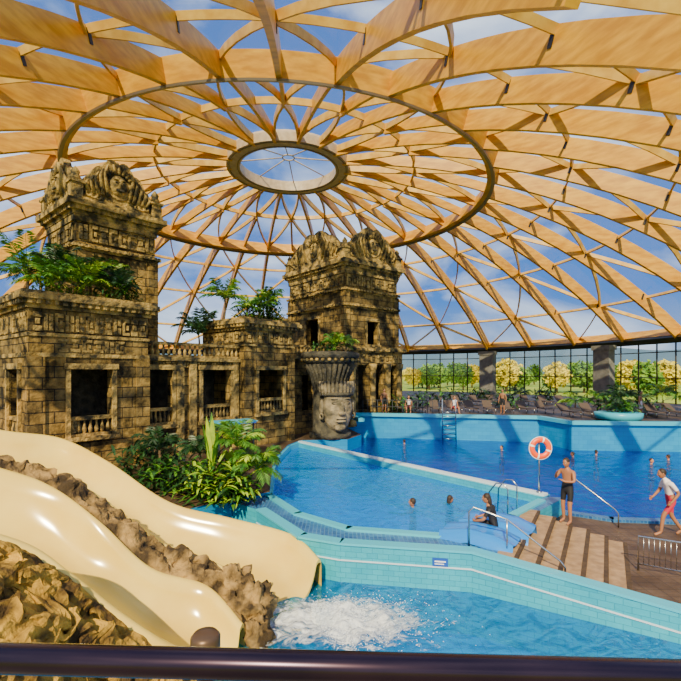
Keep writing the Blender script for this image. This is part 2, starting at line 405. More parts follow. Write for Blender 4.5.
mb = MB(); mb.prism(rimA, ZF, 0, M_turq, M_mosaic)
mb.obj('floor_pool_surround')
mb = MB()
C1_ = A+nn*2.1-e*.3
mb.prism([tuple(C1_),tuple(B+nn*2.1),tuple(B),(7.1,14.3),(8.2,13.6),(14,12.9),(30.5,12.5),(30.5,3),(14,3.6),(6.34,8.0)], ZF, -.5, M_mosaic, M_deck)
mb.obj('floor_lower_deck')
mb = MB()
pp = [(-2.3,12.95,0.03),(-.95,10.85,.03),(0,10.45,.03),(2.9,9.95,.03),(6.34,7.92,-.30),(14,3.4,-.30)]
for i in range(len(pp)-1):
    p, q = Vector(pp[i]), Vector(pp[i+1]); t = (q-p); t.z=0; t.normalize(); sd = Vector((-t.y,t.x,0))
    p2, q2 = p-t*.0, q+t*.04
    def quad(o0,o1,zt0,zt1,zb,mat):
        a_=p2+sd*o0; b_=q2+sd*o0; c_=q2+sd*o1; d_=p2+sd*o1
        vs=[(a_.x,a_.y,zb if zb<-1 else p.z+zb),(b_.x,b_.y,zb if zb<-1 else q.z+zb),(c_.x,c_.y,zb if zb<-1 else q.z+zb),(d_.x,d_.y,zb if zb<-1 else p.z+zb),
            (a_.x,a_.y,p.z+zt0),(b_.x,b_.y,q.z+zt1),(c_.x,c_.y,q.z+zt1),(d_.x,d_.y,p.z+zt0)]
        mb.add(vs,[(0,3,2,1),(4,5,6,7),(0,1,5,4),(1,2,6,5),(2,3,7,6),(3,0,4,7)],mat)
    quad(-.12,.12,0,0,-2.1,M_turq); quad(-.15,.16,.05,.05,0,M_rim); quad(-.14,.0,-.33,-.33,-.36,M_white)
mb.obj('wall_lower_pool')
def ribbon(mb, pts, w, z0, z1, mat):
    for i in range(len(pts)-1):
        p, q = Vector(pts[i]), Vector(pts[i+1]); t=(q-p).normalized(); sd=Vector((-t.y,t.x))*w/2
        mb.prism([tuple(p-sd-t*.05),tuple(q-sd+t*.05),tuple(q+sd+t*.05),tuple(p+sd-t*.05)], z0, z1, mat)
mb = MB(); ribbon(mb, [(6.55,14.45),(-2.3,25.4)], .5, ZF, .03, M_turq); ribbon(mb, [(6.55,14.45),(-2.3,25.4)], .26, .03, .10, M_white)
mb.obj('wall_pool_divider')
mb = MB(); ribbon(mb, [(6.2,13.9),(4.7,12.4),(3.0,10.8),(.2,11.4),(-1.2,12.6),(-2.3,14.5),(-3,20),(-2.8,24),(-2.3,25.4)], .24, -.5, .06, M_rim)
mb.obj('trim_1')
mb = MB(); ribbon(mb, [(1.3,28),(.3,31.9),(13,29.5),(13.6,26.5),(30.5,25)], .4, .9, 1.12, M_rim); ribbon(mb, [(7.1,14.3),(8.2,13.6),(14,12.9),(30.5,12.5)], .3, -.6, -.42, M_mosaic)
mb.obj('trim_2')
def plane_poly(name, poly, z, mat):
    mb = MB(); n=len(poly); a = sum(poly[i][0]*poly[(i+1)%n][1]-poly[(i+1)%n][0]*poly[i][1] for i in range(n))
    if a<0: poly=poly[::-1]
    mb.add([(p[0],p[1],z) for p in poly],[tuple(range(n))],mat); return mb.obj(name)
plane_poly('pool_water', near_pool, -.2, M_w_near)
plane_poly('wave_pool_water', far_pool, -.62, M_w_far)
plane_poly('splash_pool_water', low_pool, -.82, M_w_low)
# stairs
mb = MB()
for i in range(5):
    p0=A+nn*.42*i; p1=A+nn*.42*(i+1); z=-.1*(i+1)
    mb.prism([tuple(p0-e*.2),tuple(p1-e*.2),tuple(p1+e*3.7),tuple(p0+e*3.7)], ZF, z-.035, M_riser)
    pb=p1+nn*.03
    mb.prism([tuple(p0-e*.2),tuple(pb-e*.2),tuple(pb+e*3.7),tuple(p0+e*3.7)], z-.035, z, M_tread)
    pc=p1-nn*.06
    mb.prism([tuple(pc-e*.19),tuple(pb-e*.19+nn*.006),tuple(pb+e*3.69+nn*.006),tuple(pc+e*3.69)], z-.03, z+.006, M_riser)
mb.prism([tuple(A-nn*.4-e*.1),tuple(A+nn*.03-e*.1),tuple(A+e*3.7+nn*.03),tuple(A+e*3.7-nn*.4)], 0, .012, M_tread)
mb.prism([tuple(A-nn*.04-e*.1),tuple(A+nn*.034-e*.1),tuple(A+e*3.7+nn*.034),tuple(A+e*3.7-nn*.04)], -.05, .018, M_riser)
mb.obj('stone_steps')
# blue slide chute ledges left of steps
mb = MB()
for k,(c,w) in enumerate([((4.35,11.25),.5),((3.65,10.45),.42)]):
    pts=[Vector((c[0]-1.1,c[1]+.7,.12)),Vector((c[0]-.5,c[1]+.35,.26)),Vector((c[0],c[1],.22)),Vector((c[0]+.35,c[1]-.25,.08))]
    vs=[];fs=[];m=9
    for i,p in enumerate(pts):
        t=(pts[min(i+1,3)]-pts[max(i-1,0)]); t.z=0; t.normalize(); sd=Vector((-t.y,t.x,0))
        for j in range(m):
            u=-1+2*j/(m-1); vs.append(tuple(p+sd*w*u+Vector((0,0,(abs(u)**2)*.12-(.35 if j in(0,m-1) else 0)))))
    for i in range(3):
        for j in range(m-1): fs.append((i*m+j,(i+1)*m+j,(i+1)*m+j+1,i*m+j+1))
    mb.add(vs,fs,M_plastic,True)
mb.obj('childrens_slide')

# ------------------------------------------------------------------ rails
def rail(name, paths, r=.022, mat=None):
    mb = MB()
    for p in paths: mb.tube(p, r, mat or M_chrome, 8)
    return mb.obj(name)
def v2(p,z): return Vector((p[0],p[1],z))
q0=Vector((2.9,10.15)); q1=Vector((3.7,10.0)); q2=Vector((4.62,9.45))
rail('handrail', [[v2(q0,0),v2(q0,.85),v2(q0.lerp(q1,.12),.95),v2(q1,.72),v2(q2,.02),v2(q2+Vector((.08,-.04)),-.1),v2(q2+Vector((.08,-.04)),-.3)],[v2(q1,0),v2(q1,.72)]],.02)
h0=Vector((6.95,13.75)); h1=Vector((7.95,13.05))
rail('handrail', [[v2(h0,0),v2(h0,.72),v2(h0.lerp(h1,.1),.8),v2(h1,.02),v2(h1+Vector((.08,-.05)),-.1),v2(h1+Vector((.08,-.05)),-.5)]],.02)
for k in range(2):
    b0=Vector((4.45+k*.42,12.75+k*.42)); d_=Vector((-.6,.6))
    rail('pool_ladder', [[v2(b0-d_*.35,0.0),v2(b0-d_*.35,.72),v2(b0-d_*.2,.86),v2(b0+d_*.05,.84),v2(b0+d_*.3,.55),v2(b0+d_*.38,-.8)]],.02)
mb = MB(); f0=Vector((6.75,10.2)); fd=Vector((.86,-.51)); L=2.6
mb.tube([v2(f0,-.5),v2(f0,.28),v2(f0+fd*L,.28),v2(f0+fd*L,-.5)],.022,M_chrome,8)
mb.tube([v2(f0,-.35),v2(f0+fd*L,-.35)],.016,M_chrome,6)
for i in range(1,26): mb.tube([v2(f0+fd*L*i/26,-.35),v2(f0+fd*L*i/26,.28)],.008,M_chrome,5)
mb.obj('steel_fence')
mb = MB(); cx_=7.3; cy_=30.35
for dx in (-.45,.45): mb.tube([(cx_+dx,cy_+.9,1.0),(cx_+dx,cy_+.9,2.1),(cx_+dx,cy_-.05,2.15),(cx_+dx,cy_-.2,-1.2)],.035,M_chrome,6)
for i in range(7): mb.tube([(cx_-.45,cy_-.15,-.5+i*.3),(cx_+.45,cy_-.15,-.5+i*.3)],.03,M_chrome,6)
mb.obj('pool_ladder')
bu = empty('lifebuoy_stand',(6.42,14.55,.10))
mb=MB(); mb.tube([(0,0,0),(0,0,1.75)],.028,M_chrome,8); mb.tube([(-.12,0,1.75),(.12,0,1.75)],.02,M_chrome,6); mb.lathe([(.09,0),(.09,.03),(.03,.05)],(0,0,.0),M_chrome)
mb.obj('pole',bu)
mb=MB()
n=32;m=10
vs=[]
for i in range(n):
    t=2*pi*i/n
    for j in range(m):
        q=2*pi*j/m; rr=.27+.085*cos(q); vs.append((rr*cos(t),-.10+.06*sin(q),1.45+rr*sin(t)))
for i in range(n):
    fs=[(i*m+j,((i+1)%n)*m+j,((i+1)%n)*m+(j+1)%m,i*m+(j+1)%m) for j in range(m)]
    mb.add([vs[k] for f in fs for k in f],[tuple(range(4*q,4*q+4)) for q in range(m)],M_whitep if (i+2)%8 in(0,) else M_orange,True)
mb.torus((0,-.10,1.45),.365,.012,(0,1,0),M_whitep,32,6)
mb.obj('ring',bu)

# ------------------------------------------------------------------ SLIDES
def crom(P, u):
    n=len(P)-1; i=min(int(u*n),n-1); t=u*n-i
    p0,p1,p2,p3=P[max(i-1,0)],P[i],P[i+1],P[min(i+2,n)]
    return .5*((2*p1)+(p2-p0)*t+(2*p0-5*p1+4*p2-p3)*t*t+(-p0+3*p1-3*p2+p3)*t**3)
V=Vector
F1=[V((-12.5,10.2,3.6)),V((-10.6,11.2,2.9)),V((-8.9,11.9,2.4)),V((-7.75,12.5,2.1)),V((-6.2,12.1,1.5)),V((-4.4,11.5,.62)),V((-2.8,11.35,.25)),V((-1.25,10.9,.0)),V((-.53,9.95,-.22))]
N1=[V((-10.6,8.0,3.5)),V((-8.8,8.7,2.8)),V((-7.0,9.25,2.2)),V((-5.9,9.45,1.8)),V((-4.97,9.5,1.3)),V((-3.9,9.25,.6)),V((-2.9,9.3,.2)),V((-2.05,9.1,-.1)),V((-1.45,8.5,-.32))]
F2=[V((-10.0,7.6,3.3)),V((-8.2,8.1,2.7)),V((-6.5,8.6,2.1)),V((-5.56,8.7,1.7)),V((-4.5,8.45,1.1)),V((-3.5,8.32,.3)),V((-2.5,8.35,-.05)),V((-1.72,7.7,-.4))]
N2=[V((-7.4,5.1,3.0)),V((-5.9,5.7,2.3)),V((-4.65,6.45,1.6)),V((-3.95,6.6,1.05)),V((-3.3,6.65,.5)),V((-2.78,6.7,.1)),V((-2.4,6.75,-.15)),V((-1.95,6.7,-.42))]
def slide(name, F, N, d0, d1):
    mb=MB(); ns=70; lip=.16; m=26
    vs=[];fs=[]
    for i in range(ns+1):
        u=i/ns; f=crom(F,u); n_=crom(N,u); dep=d0+(d1-d0)*u
        ax=(f-n_); ax.normalize()
        row=[]
        row.append(n_-ax*(lip+.04)+V((0,0,-1.2))); row.append(n_-ax*(lip+.03)+V((0,0,-.12))); row.append(n_-ax*lip+V((0,0,0))); row.append(n_-ax*lip*.5+V((0,0,.04)))
        for j in range(m+1):
            s_=j/m; c=2*s_-1
            z=-dep*(1-abs(c)**4.2)
            row.append(n_+(f-n_)*s_+V((0,0,z)))
        row.append(f+ax*lip*.5+V((0,0,.04))); row.append(f+ax*lip+V((0,0,0))); row.append(f+ax*(lip+.03)+V((0,0,-.12))); row.append(f+ax*(lip+.04)+V((0,0,-1.6)))
        vs+= [tuple(p) for p in row]
    k=len(row)
    for i in range(ns):
        for j in range(k-1): fs.append((i*k+j,(i+1)*k+j,(i+1)*k+j+1,i*k+j+1))
    fs=[f[::-1] for f in fs]
    mb.add(vs,fs,M_slide,True)
    last=[vs[ns*k+j] for j in range(k)]
    b=[(p[0],p[1],p[2]-.07) for p in last]
    mb.add(last+b,[(j,j+1,j+1+k,j+k) for j in range(k-1)],M_slide)
    return mb.obj(name)
slide('water_slide',F1,N1,1.05,.60)
slide('water_slide',F2,N2,1.25,.5)
def rockstrip(name, A_, B_, h, nu, nv, mat, amp, fall=0.0):
    mb=MB(); vs=[];fs=[]
    for i in range(nu+1):
        u=i/nu; a=crom(A_,u); b=crom(B_,u)
        for j in range(nv+1):
            s_=j/nv; p=a+(b-a)*s_; q=p*1.9
            bump=sin(pi*s_)**.6*h*(.6+.8*abs(noise.noise(q))) if h else 0
            d=noise.noise_vector(p*2.6)*amp+noise.noise_vector(p*6)*amp*.6+noise.noise_vector(p*13)*amp*.25
            wgt=sin(pi*s_)**.5 if fall==0 else min(1,s_*4)
            p=p+V((d.x,d.y,d.z))*wgt+V((0,0,bump))
            if fall: p.z+=.18*wgt
            vs.append(tuple(p))
    for i in range(nu):
        for j in range(nv): fs.append((i*(nv+1)+j,(i+1)*(nv+1)+j,(i+1)*(nv+1)+j+1,i*(nv+1)+j+1))
    mb.add(vs,[f[::-1] for f in fs],mat)
    return mb.obj(name)
n1=[p+V((.05,-.08,-.05)) for p in N1[:8]]; f2=[p+V((0,.12,-.05)) for p in F2]
rockstrip('rock_ridge', n1, f2, .24, 220, 18, M_rock, .17)
a2=[p+V((-.02,-.06,.0)) for p in N2]; b2=[p+V((1.0,-1.9,-.9)) if i<4 else p+V((.3,-1.9,-.9)) for i,p in enumerate(N2)]
rockstrip('rock_bank', a2, b2, .0, 200, 40, M_rockY, .26, 1)
mb=MB(); mb.ell((-1.72,8.45,-.45),(.42,.36,.55),M_rock,36,26,.6,sc=2.4); mb.ell((-2.1,8.75,-.15),(.35,.3,.35),M_rock,28,20,.6,sc=2.6); mb.ell((-1.45,8.0,-.75),(.25,.25,.35),M_rock,24,16,.6,sc=2.6)
mb.obj('boulder')
# splash: churned film over waves plus fine spray
mb=MB(); vs=[];fs=[];nx,ny=140,90
for i in range(nx+1):
    for j in range(ny+1):
        x=-1.3+4.6*i/nx; y=-1.8+3.2*j/ny
        r2=(x*.42)**2+(y*.8)**2; fo=max(0,1-r2)
        h=.03+fo*(.12+.16*noise.noise(V((x*2.2,y*2.6,0)))+.10*noise.noise(V((x*5,y*6,3)))+.05*noise.noise(V((x*12,y*12,3))))
        vs.append((x,y,max(.015,h)))
for i in range(nx):
    for j in range(ny): fs.append((i*(ny+1)+j,(i+1)*(ny+1)+j,(i+1)*(ny+1)+j+1,i*(ny+1)+j+1))
mb.add(vs,fs,M_film,True)
for k in range(4500):
    d=abs(random.gauss(0,.6)); a=random.uniform(-1.3,.8); x=-.45+d*1.6*cos(a); y=.05+d*sin(a); z=.04+abs(random.gauss(0,.19))*max(.1,1-d*.5); r=random.uniform(.002,.0075)
    mb.ell((x,y,z),(r*1.6,r,r),M_foam,5,4)
mb.obj('water_splash',None,(-.1,8.55,-.82))

# ------------------------------------------------------------------ TEMPLE
def wallx(mb, x0,x1,y0,y1,z0,z1, ops, mat):
    xs=sorted(set([x0,x1]+[o[0] for o in ops]+[o[1] for o in ops]))
    for i in range(len(xs)-1):
        a,b=xs[i],xs[i+1]; hit=[o for o in ops if o[0]<=a+1e-6 and o[1]>=b-1e-6]
        if not hit: mb.box(a,b,y0,y1,z0,z1,mat)
        else:
            o=hit[0]; mb.box(a,b,y0,y1,z0,o[2],mat); mb.box(a,b,y0,y1,o[3],z1,mat)
def wally(mb, y0,y1,x0,x1,z0,z1, ops, mat):
    ys=sorted(set([y0,y1]+[o[0] for o in ops]+[o[1] for o in ops]))
    for i in range(len(ys)-1):
        a,b=ys[i],ys[i+1]; hit=[o for o in ops if o[0]<=a+1e-6 and o[1]>=b-1e-6]
        if not hit: mb.box(x0,x1,a,b,z0,z1,mat)
        else:
            o=hit[0]; mb.box(x0,x1,a,b,z0,o[2],mat); mb.box(x0,x1,a,b,o[3],z1,mat)
def balustrade(mb, p, q, z, h, mat, sp_=.24):
    p=V(p);q=V(q);L=(q-p).length;t=(q-p)/L;n_=max(2,int(L/sp_))
    sd=V((-t.y,t.x))
    for (a,b,w) in ((z,z+.1*h/.7,.11),(z+h-.13*h/.7,z+h,.12)):
        mb.prism([tuple(p-sd*w),tuple(q-sd*w),tuple(q+sd*w),tuple(p+sd*w)],a,b,mat)
    hh=h-.2*h/.7
    for i in range(n_):
        c=p+t*L*(i+.5)/n_
        mb.lathe([(.05,0),(.075,.12*hh),(.085,.3*hh),(.045,.6*hh),(.04,.8*hh),(.07,hh)],(c.x,c.y,z+.1*h/.7),mat,8)
def cornice(mb,x0,x1,y0,y1,z,mat,steps=((.10,.16),(.22,.14),(.36,.2),(.26,.12)),dent=True):
    zz=z
    for k,(o_,h) in enumerate(steps):
        mb.box(x0-o_,x1+o_,y0-o_,y1+o_,zz,zz+h,mat)
        if dent and k==1:
            x=x0-.1
            while x<x1+.1:
                mb.box(x,x+.14,y0-.31,y0-.2,zz-.02,zz+h,mat); mb.box(x,x+.14,y1+.2,y1+.31,zz-.02,zz+h,mat); x+=.28
            y=y0-.1
            while y<y1+.1:
                mb.box(x0-.31,x0-.2,y,y+.14,zz-.02,zz+h,mat); mb.box(x1+.2,x1+.31,y,y+.14,zz-.02,zz+h,mat); y+=.28
        zz+=h
    return zz
def glyphs(mb, face, a0,a1,fixed,z0,z1,mat,cell=.3,d=.05):
    n_=max(1,int((a1-a0)/cell)); c=(a1-a0)/n_
    for i in range(n_):
        a=a0+i*c; k=random.random(); items=[]; m_=.04; H_=z1-z0
        if k<.35: items=[(m_,c-m_,0.05*H_,.2*H_),(m_,.35*c,.2*H_,.9*H_),(m_,c-m_,.75*H_,.95*H_),(.55*c,.8*c,.35*H_,.6*H_)]
        elif k<.7: items=[(m_,c-m_,.05*H_,.3*H_),(.3*c,.7*c,.38*H_,.65*H_),(m_,c-m_,.72*H_,.95*H_)]
        else: items=[(.1*c,.4*c,.1*H_,.9*H_),(.55*c,.9*c,.1*H_,.45*H_),(.55*c,.9*c,.55*H_,.9*H_)]
        for (p,q,r,s_) in items:
            if face=='x': mb.box(a+p,a+q,fixed-d,fixed+.02,z0+r,z0+s_,mat)
            else: mb.box(fixed-d,fixed+.02,a+p,a+q,z0+r,z0+s_,mat)
def winframe(mb,face,a,b,fixed,z0,z1,mat,bal=True):
    def bx(p,q,r,s_,d=.1):
        if face=='x': mb.box(p,q,fixed-d,fixed+.05,r,s_,mat)
        else: mb.box(fixed-d,fixed+.05,p,q,r,s_,mat)
    bx(a-.16,a,z0,z1+.2); bx(b,b+.16,z0,z1+.2); bx(a-.22,b+.22,z1,z1+.22,.14); bx(a-.25,b+.25,z0-.16,z0,.16)
    if bal:
        if face=='x': balustrade(mb,(a,fixed+.12),(b,fixed+.12),z0,.78,mat,.2)
        else: balustrade(mb,(fixed+.12,a),(fixed+.12,b),z0,.78,mat,.2)
def crest(mb,face,a0,a1,fixed,z,h,mat):
    w=a1-a0; c=(a0+a1)/2; T=.35
    def P(a,d,zz): return (a,fixed+d,zz) if face=='x' else (fixed+d,a,zz)
    n=36; outline=[(a0,z)]
    for i in range(n+1):
        t=pi-pi*i/n; k=1+.12*abs(sin(t*6))
        hh=h*(.42+.58*sin(t)**2.2)*k
        outline.append((c+w/2*cos(t),z+hh))
    outline.append((a1,z)); m=len(outline)
    vs=[P(a,0,q) for a,q in outline]+[P(a,T,q) for a,q in outline]
    mb.add(vs,[tuple(range(m)),tuple(range(2*m-1,m-1,-1))]+[(i,i+m,(i+1)%m+m,(i+1)%m) for i in range(m)],mat)
    ax=(0,1,0) if face=='x' else (1,0,0)
    zc=z+h*.50; R_=h*.26
    mb.torus(P(c,0,zc),R_*1.25,.06,ax,mat,28,8)
    r3=(R_*.85,.2,R_*.95) if face=='x' else (.2,R_*.85,R_*.95)
    mb.ell(P(c,0,zc),r3,mat,16,12)
    for sx in (-1,1):
        mb.ell(P(c+sx*R_*.32,-.17,zc+R_*.2),(.07,.07,.045),M_stonedk,8,6)
        mb.ell(P(c+sx*R_*.32,-.18,zc+R_*.42),(.11,.11,.035),mat,8,6)
        for k in range(3):
            rr=.2-.04*k; mb.torus(P(c+sx*(w*.30+k*w*.07),-.02,z+.28+(.28 if k==0 else 0)),rr,.06,ax,mat,18,8)
        mb.torus(P(c+sx*w*.30,-.02,z+.22),.12,.05,ax,mat,16,8)
        for k in range(5):
            p0=P(c+sx*w*(.16+.07*k),-.03,z+.35); p1=P(c+sx*w*(.22+.07*k),-.10,z+h*(.70-.09*k)); p2=P(c+sx*w*(.17+.07*k),-.14,z+h*(.92-.12*k))
            mb.tube([p0,p1,p2],[.10,.09,.03],mat,6)
    for k in range(7):
        t=radians(40+k*100/6); mb.tube([P(c+R_*1.1*cos(t),-.06,zc+R_*1.0*sin(t)),P(c+R_*1.9*cos(t),-.10,zc+R_*1.85*sin(t))],[.08,.05],mat,6)
    mb.ell(P(c,-.22,zc),(.06,.08,.13),mat,8,6); mb.box(*( (c-.18,c+.18,fixed-.24,fixed,zc-R_*.55,zc-R_*.40) if face=='x' else (fixed-.24,fixed,c-.18,c+.18,zc-R_*.55,zc-R_*.40)),M_stonedk)
    for i in range(17):
        t=pi*(i+.5)/17; mb.ell(P(c+w/2*.93*cos(t),T/2,z+h*(.42+.58*sin(t)**2.2)),(.12,.12,.18),mat,8,6,.5)
def knob(mb,x,y,z,mat,k=1.0):
    mb.box(x-.25,x+.25,y-.25,y+.25,z,z+.6*k,mat); mb.box(x-.32,x+.32,y-.32,y+.32,z+.6*k,z+.72*k,mat)
    mb.lathe([(.22,0),(.26,.12),(.16,.3),(.2,.42),(.08,.6),(.02,.68)],(x,y,z+.72*k),mat,10)
TO=(-11.1,16.0,0); TR=atan2(.76,.65)
temple=empty('temple_ruin',TO); temple.rotation_euler=(0,0,TR)
mb=MB()
wallx(mb,0,4.36,0,.45,.1,6.3,[(1.34,2.87,1.5,4.1)],M_stone); wally(mb,.45,5.2,0,.45,.1,6.3,[(1.0,2.4,1.5,4.1)],M_stone)
wallx(mb,0,4.36,5.2,5.6,.1,6.3,[],M_stone); wally(mb,.45,5.2,3.95,4.36,.1,6.3,[],M_stone)
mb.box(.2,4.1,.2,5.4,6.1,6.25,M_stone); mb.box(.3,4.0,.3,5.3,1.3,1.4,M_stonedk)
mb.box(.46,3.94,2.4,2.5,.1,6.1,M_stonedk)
zt_=cornice(mb,0,4.36,0,5.6,6.3,M_stone2)
mb.box(-.05,4.41,-.05,5.65,5.3,5.42,M_stone2); mb.box(-.05,4.41,-.05,.5,4.55,4.7,M_stone2)
mb.box(-.05,.3,-.05,5.65,4.55,4.7,M_stone2)
glyphs(mb,'x',.1,4.3,0,5.45,6.2,M_stone2,.35); glyphs(mb,'y',.1,5.5,0,5.45,6.2,M_stone2,.35)
glyphs(mb,'x',.9,3.4,0,4.72,5.26,M_stone2,.4,.035)
for x in (0,4.36-.45):
    mb.box(x-.06,x+.5,-.08,.2,.1,4.55,M_stone)
winframe(mb,'x',1.34,2.87,0,1.5,4.1,M_stone2); winframe(mb,'y',1.0,2.4,0,1.5,4.1,M_stone2)
mb.obj('front_block',temple)
def uptower(mb,x0,x1,y0,y1,z0,z1,ops,crh=1.7,opsy=[]):
    wallx(mb,x0,x1,y0,y0+.4,z0,z1-1,ops,M_stone); wally(mb,y0+.4,y1-.4,x0,x0+.4,z0,z1-1,opsy,M_stone)
    wallx(mb,x0,x1,y1-.4,y1,z0,z1-1,[],M_stone); wally(mb,y0+.4,y1-.4,x1-.4,x1,z0,z1-1,[],M_stone)
    mb.box(x0+.1,x1-.1,y0+.1,y1-.1,z1-1.1,z1-.6,M_stone)
    zz=z1-1
    cornice(mb,x0,x1,y0,y1,zz-1.6,M_stone2,((.06,.1),(.14,.1),(.08,.08)))
    glyphs(mb,'x',x0+.1,x1-.1,y0,zz-1.2,zz-.35,M_stone2,.45,.08); glyphs(mb,'y',y0+.1,y1-.1,x0,zz-1.2,zz-.35,M_stone2,.45,.08)
    mb.box(x0-.08,x1+.08,y0-.08,y1+.08,zz-.3,zz,M_stone2)
    z2=cornice(mb,x0,x1,y0,y1,zz,M_stone2,((.12,.18),(.28,.18),(.45,.26),(.3,.16)))
    for (x,y) in ((x0,y0),(x1,y0),(x0,y1)):
        knob(mb,x,y,z2,M_stone2)
        mb.box(x-.12 if x==x0 else x-.4,x+.4 if x==x0 else x+.12,y-.12 if y==y0 else y-.4,y+.4 if y==y0 else y+.12,z0,zz-1.6,M_stone)
    crest(mb,'x',x0+.35,x1-.35,y0-.1,z2,crh,M_stone2); crest(mb,'y',y0+.35,y1-.35,x0-.1,z2,crh,M_stone2)
mb=MB(); uptower(mb,2.86,6.66,3.9,7.6,4.0,12.3,[(5.2,6.0,6.0,7.6)],2.05)
mb.obj('rear_tower',temple)
mb=MB()
ops=[(4.5,5.75,1.6,4.1),(7.31,8.95,1.6,4.1)]
wallx(mb,4.36,9.5,.5,.9,.1,4.55,ops,M_stone); mb.box(4.3,9.5,.9,7.0,4.3,4.55,M_stone2); mb.box(4.3,9.6,.3,.95,4.5,4.68,M_stone2)
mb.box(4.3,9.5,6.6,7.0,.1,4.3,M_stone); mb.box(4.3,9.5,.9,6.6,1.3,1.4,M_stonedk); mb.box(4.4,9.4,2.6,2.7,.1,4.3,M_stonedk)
balustrade(mb,(4.4,.5),(9.45,.5),4.68,.68,M_stone2,.26)
for x in (5.95,6.6,9.05): mb.box(x,x+.35,.38,.6,.1,4.5,M_stone2)
glyphs(mb,'x',4.5,9.3,.5,4.18,4.48,M_stone2,.3,.05)
for o_ in ops: winframe(mb,'x',o_[0],o_[1],.5,o_[2],o_[3],M_stone2)
wallx(mb,9.5,12.9,0,.45,.1,6.2,[(10.35,12.1,1.8,4.1)],M_stone); wally(mb,.45,3.9,9.5,9.9,.1,6.2,[],M_stone)
wallx(mb,9.5,12.9,3.5,3.9,.1,6.2,[],M_stone); wally(mb,.45,3.5,12.5,12.9,.1,6.2,[],M_stone); mb.box(9.6,12.8,.1,3.8,6.0,6.15,M_stone)
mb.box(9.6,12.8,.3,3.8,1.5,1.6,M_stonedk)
cornice(mb,9.5,12.9,0,3.9,6.2,M_stone2); mb.box(9.44,12.96,-.06,3.96,5.35,5.45,M_stone2)
glyphs(mb,'x',9.6,12.8,0,5.5,6.15,M_stone2,.35); glyphs(mb,'y',.1,3.8,9.5,5.5,6.15,M_stone2,.35)
winframe(mb,'x',10.35,12.1,0,1.8,4.1,M_stone2)
for x in (9.45,12.5): mb.box(x,x+.45,-.08,.2,.1,5.3,M_stone)
wallx(mb,12.9,19.5,1.6,2.0,.1,5.0,[(13.5,14.4,1.5,3.8),(15.2,16.1,1.5,3.8)],M_stone)
mb.box(12.9,19.5,1.4,5.0,4.8,5.0,M_stone2); balustrade(mb,(13,1.6),(19,1.6),5.0,.7,M_stone2,.3); mb.box(12.9,19.5,4.6,5,.1,4.8,M_stone)
wallx(mb,13.2,16.2,4.2,4.6,5.0,7.4,[(14.1,14.9,5.4,6.8)],M_stone); cornice(mb,13.2,16.2,4.2,5.2,7.4,M_stone2,((.1,.12),(.2,.14)),False)
mb.obj('terrace_and_gallery',temple)
mb=MB()
RT=atan2(.64,.77)
uptower(mb,0,5.3,0,7.0,5.6,12.2,[(2.1,3.2,5.9,7.6)],2.3,[(3.0,4.6,5.9,7.9)])
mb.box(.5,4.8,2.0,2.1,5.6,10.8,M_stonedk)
winframe(mb,'x',2.1,3.2,0,5.9,7.6,M_stone2,False); winframe(mb,'y',3.0,4.6,0,5.9,7.9,M_stone2,False)
cornice(mb,0,5.3,0,7.0,8.5,M_stone2,((.08,.1),(.2,.12),(.1,.1)))
wallx(mb,-.3,5.6,-.3,.2,.0,5.3,[(1.0,1.9,1.2,4.4),(2.7,3.5,1.2,4.4),(4.2,5.0,1.2,4.4)],M_stone); wally(mb,.2,6.8,-.3,.1,.0,5.3,[(2.5,4.5,1.5,4.0)],M_stone)
wallx(mb,-.3,5.6,6.8,7.2,.0,5.3,[],M_stone); wally(mb,.2,6.8,5.2,5.6,.0,5.3,[],M_stone); mb.box(-.2,5.5,-.2,7.1,5.1,5.3,M_stone)
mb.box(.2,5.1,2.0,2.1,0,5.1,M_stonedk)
cornice(mb,-.3,5.6,-.3,7.2,5.3,M_stone2,((.1,.12),(.25,.18),(.15,.1)))
glyphs(mb,'x',-.2,5.5,-.3,4.5,5.2,M_stone2,.45); glyphs(mb,'y',-.2,7.0,-.3,4.5,5.2,M_stone2,.45)
for x in (.35,2.3,3.85,5.1): mb.lathe([(.3,0),(.26,.3),(.22,.4),(.22,3.9),(.3,4.1),(.32,4.4)],(x,-.45,0.1),M_stone2,12)
o=mb.obj('right_tower',None,(.3,31.6,0.1),RT)
o.parent=temple; o.matrix_parent_inverse=(Matrix.Translation(TO)@Matrix.Rotation(TR,4,'Z')).inverted()

# head column -----------------------------------------------------
hc=empty('carved_head_column',(-.62,27.0,.1))
mb=MB()
mb.lathe([(1.25,0),(1.25,.3),(1.05,.4),(1.0,3.1),(1.15,3.8),(1.45,4.4)],(0,0,0),M_stonedk,28)
for i in range(28):
    a=2*pi*i/28; mb.tube([(1.0*cos(a),1.0*sin(a),2.9),(1.12*cos(a),1.12*sin(a),3.6),(1.45*cos(a),1.45*sin(a),4.35)],[.05,.09,.13],M_stonedk,6)
mb.lathe([(1.35,4.35),(1.62,4.5),(1.62,4.7),(1.75,4.75),(1.75,5.0),(1.55,5.08),(1.3,5.05)],(0,0,0),M_stonedk,28)
for i in range(28):
    a=2*pi*i/28; mb.ell((1.66*cos(a),1.66*sin(a),4.6),(.12,.12,.1),M_stone2,6,5)
mb.obj('column',hc)
mb=MB(); mb.M=Matrix.Rotation(radians(22),4,'Z')@Matrix.Translation((.12,0,.25))@Matrix.Scale(1.15,4)
M_f=noise_mat('face_stone', (.10,.08,.045), (.42,.31,.17), scale=1.6, rough=.85, bump=.6, bscale=9, detail=8)
mb.ell((0,-.75,1.35),(.78,.62,1.25),M_f,28,20)
mb.ell((0,-1.38,1.35),(.13,.16,.36),M_f,10,8); mb.ell((0,-1.42,1.12),(.2,.14,.11),M_f,10,8)
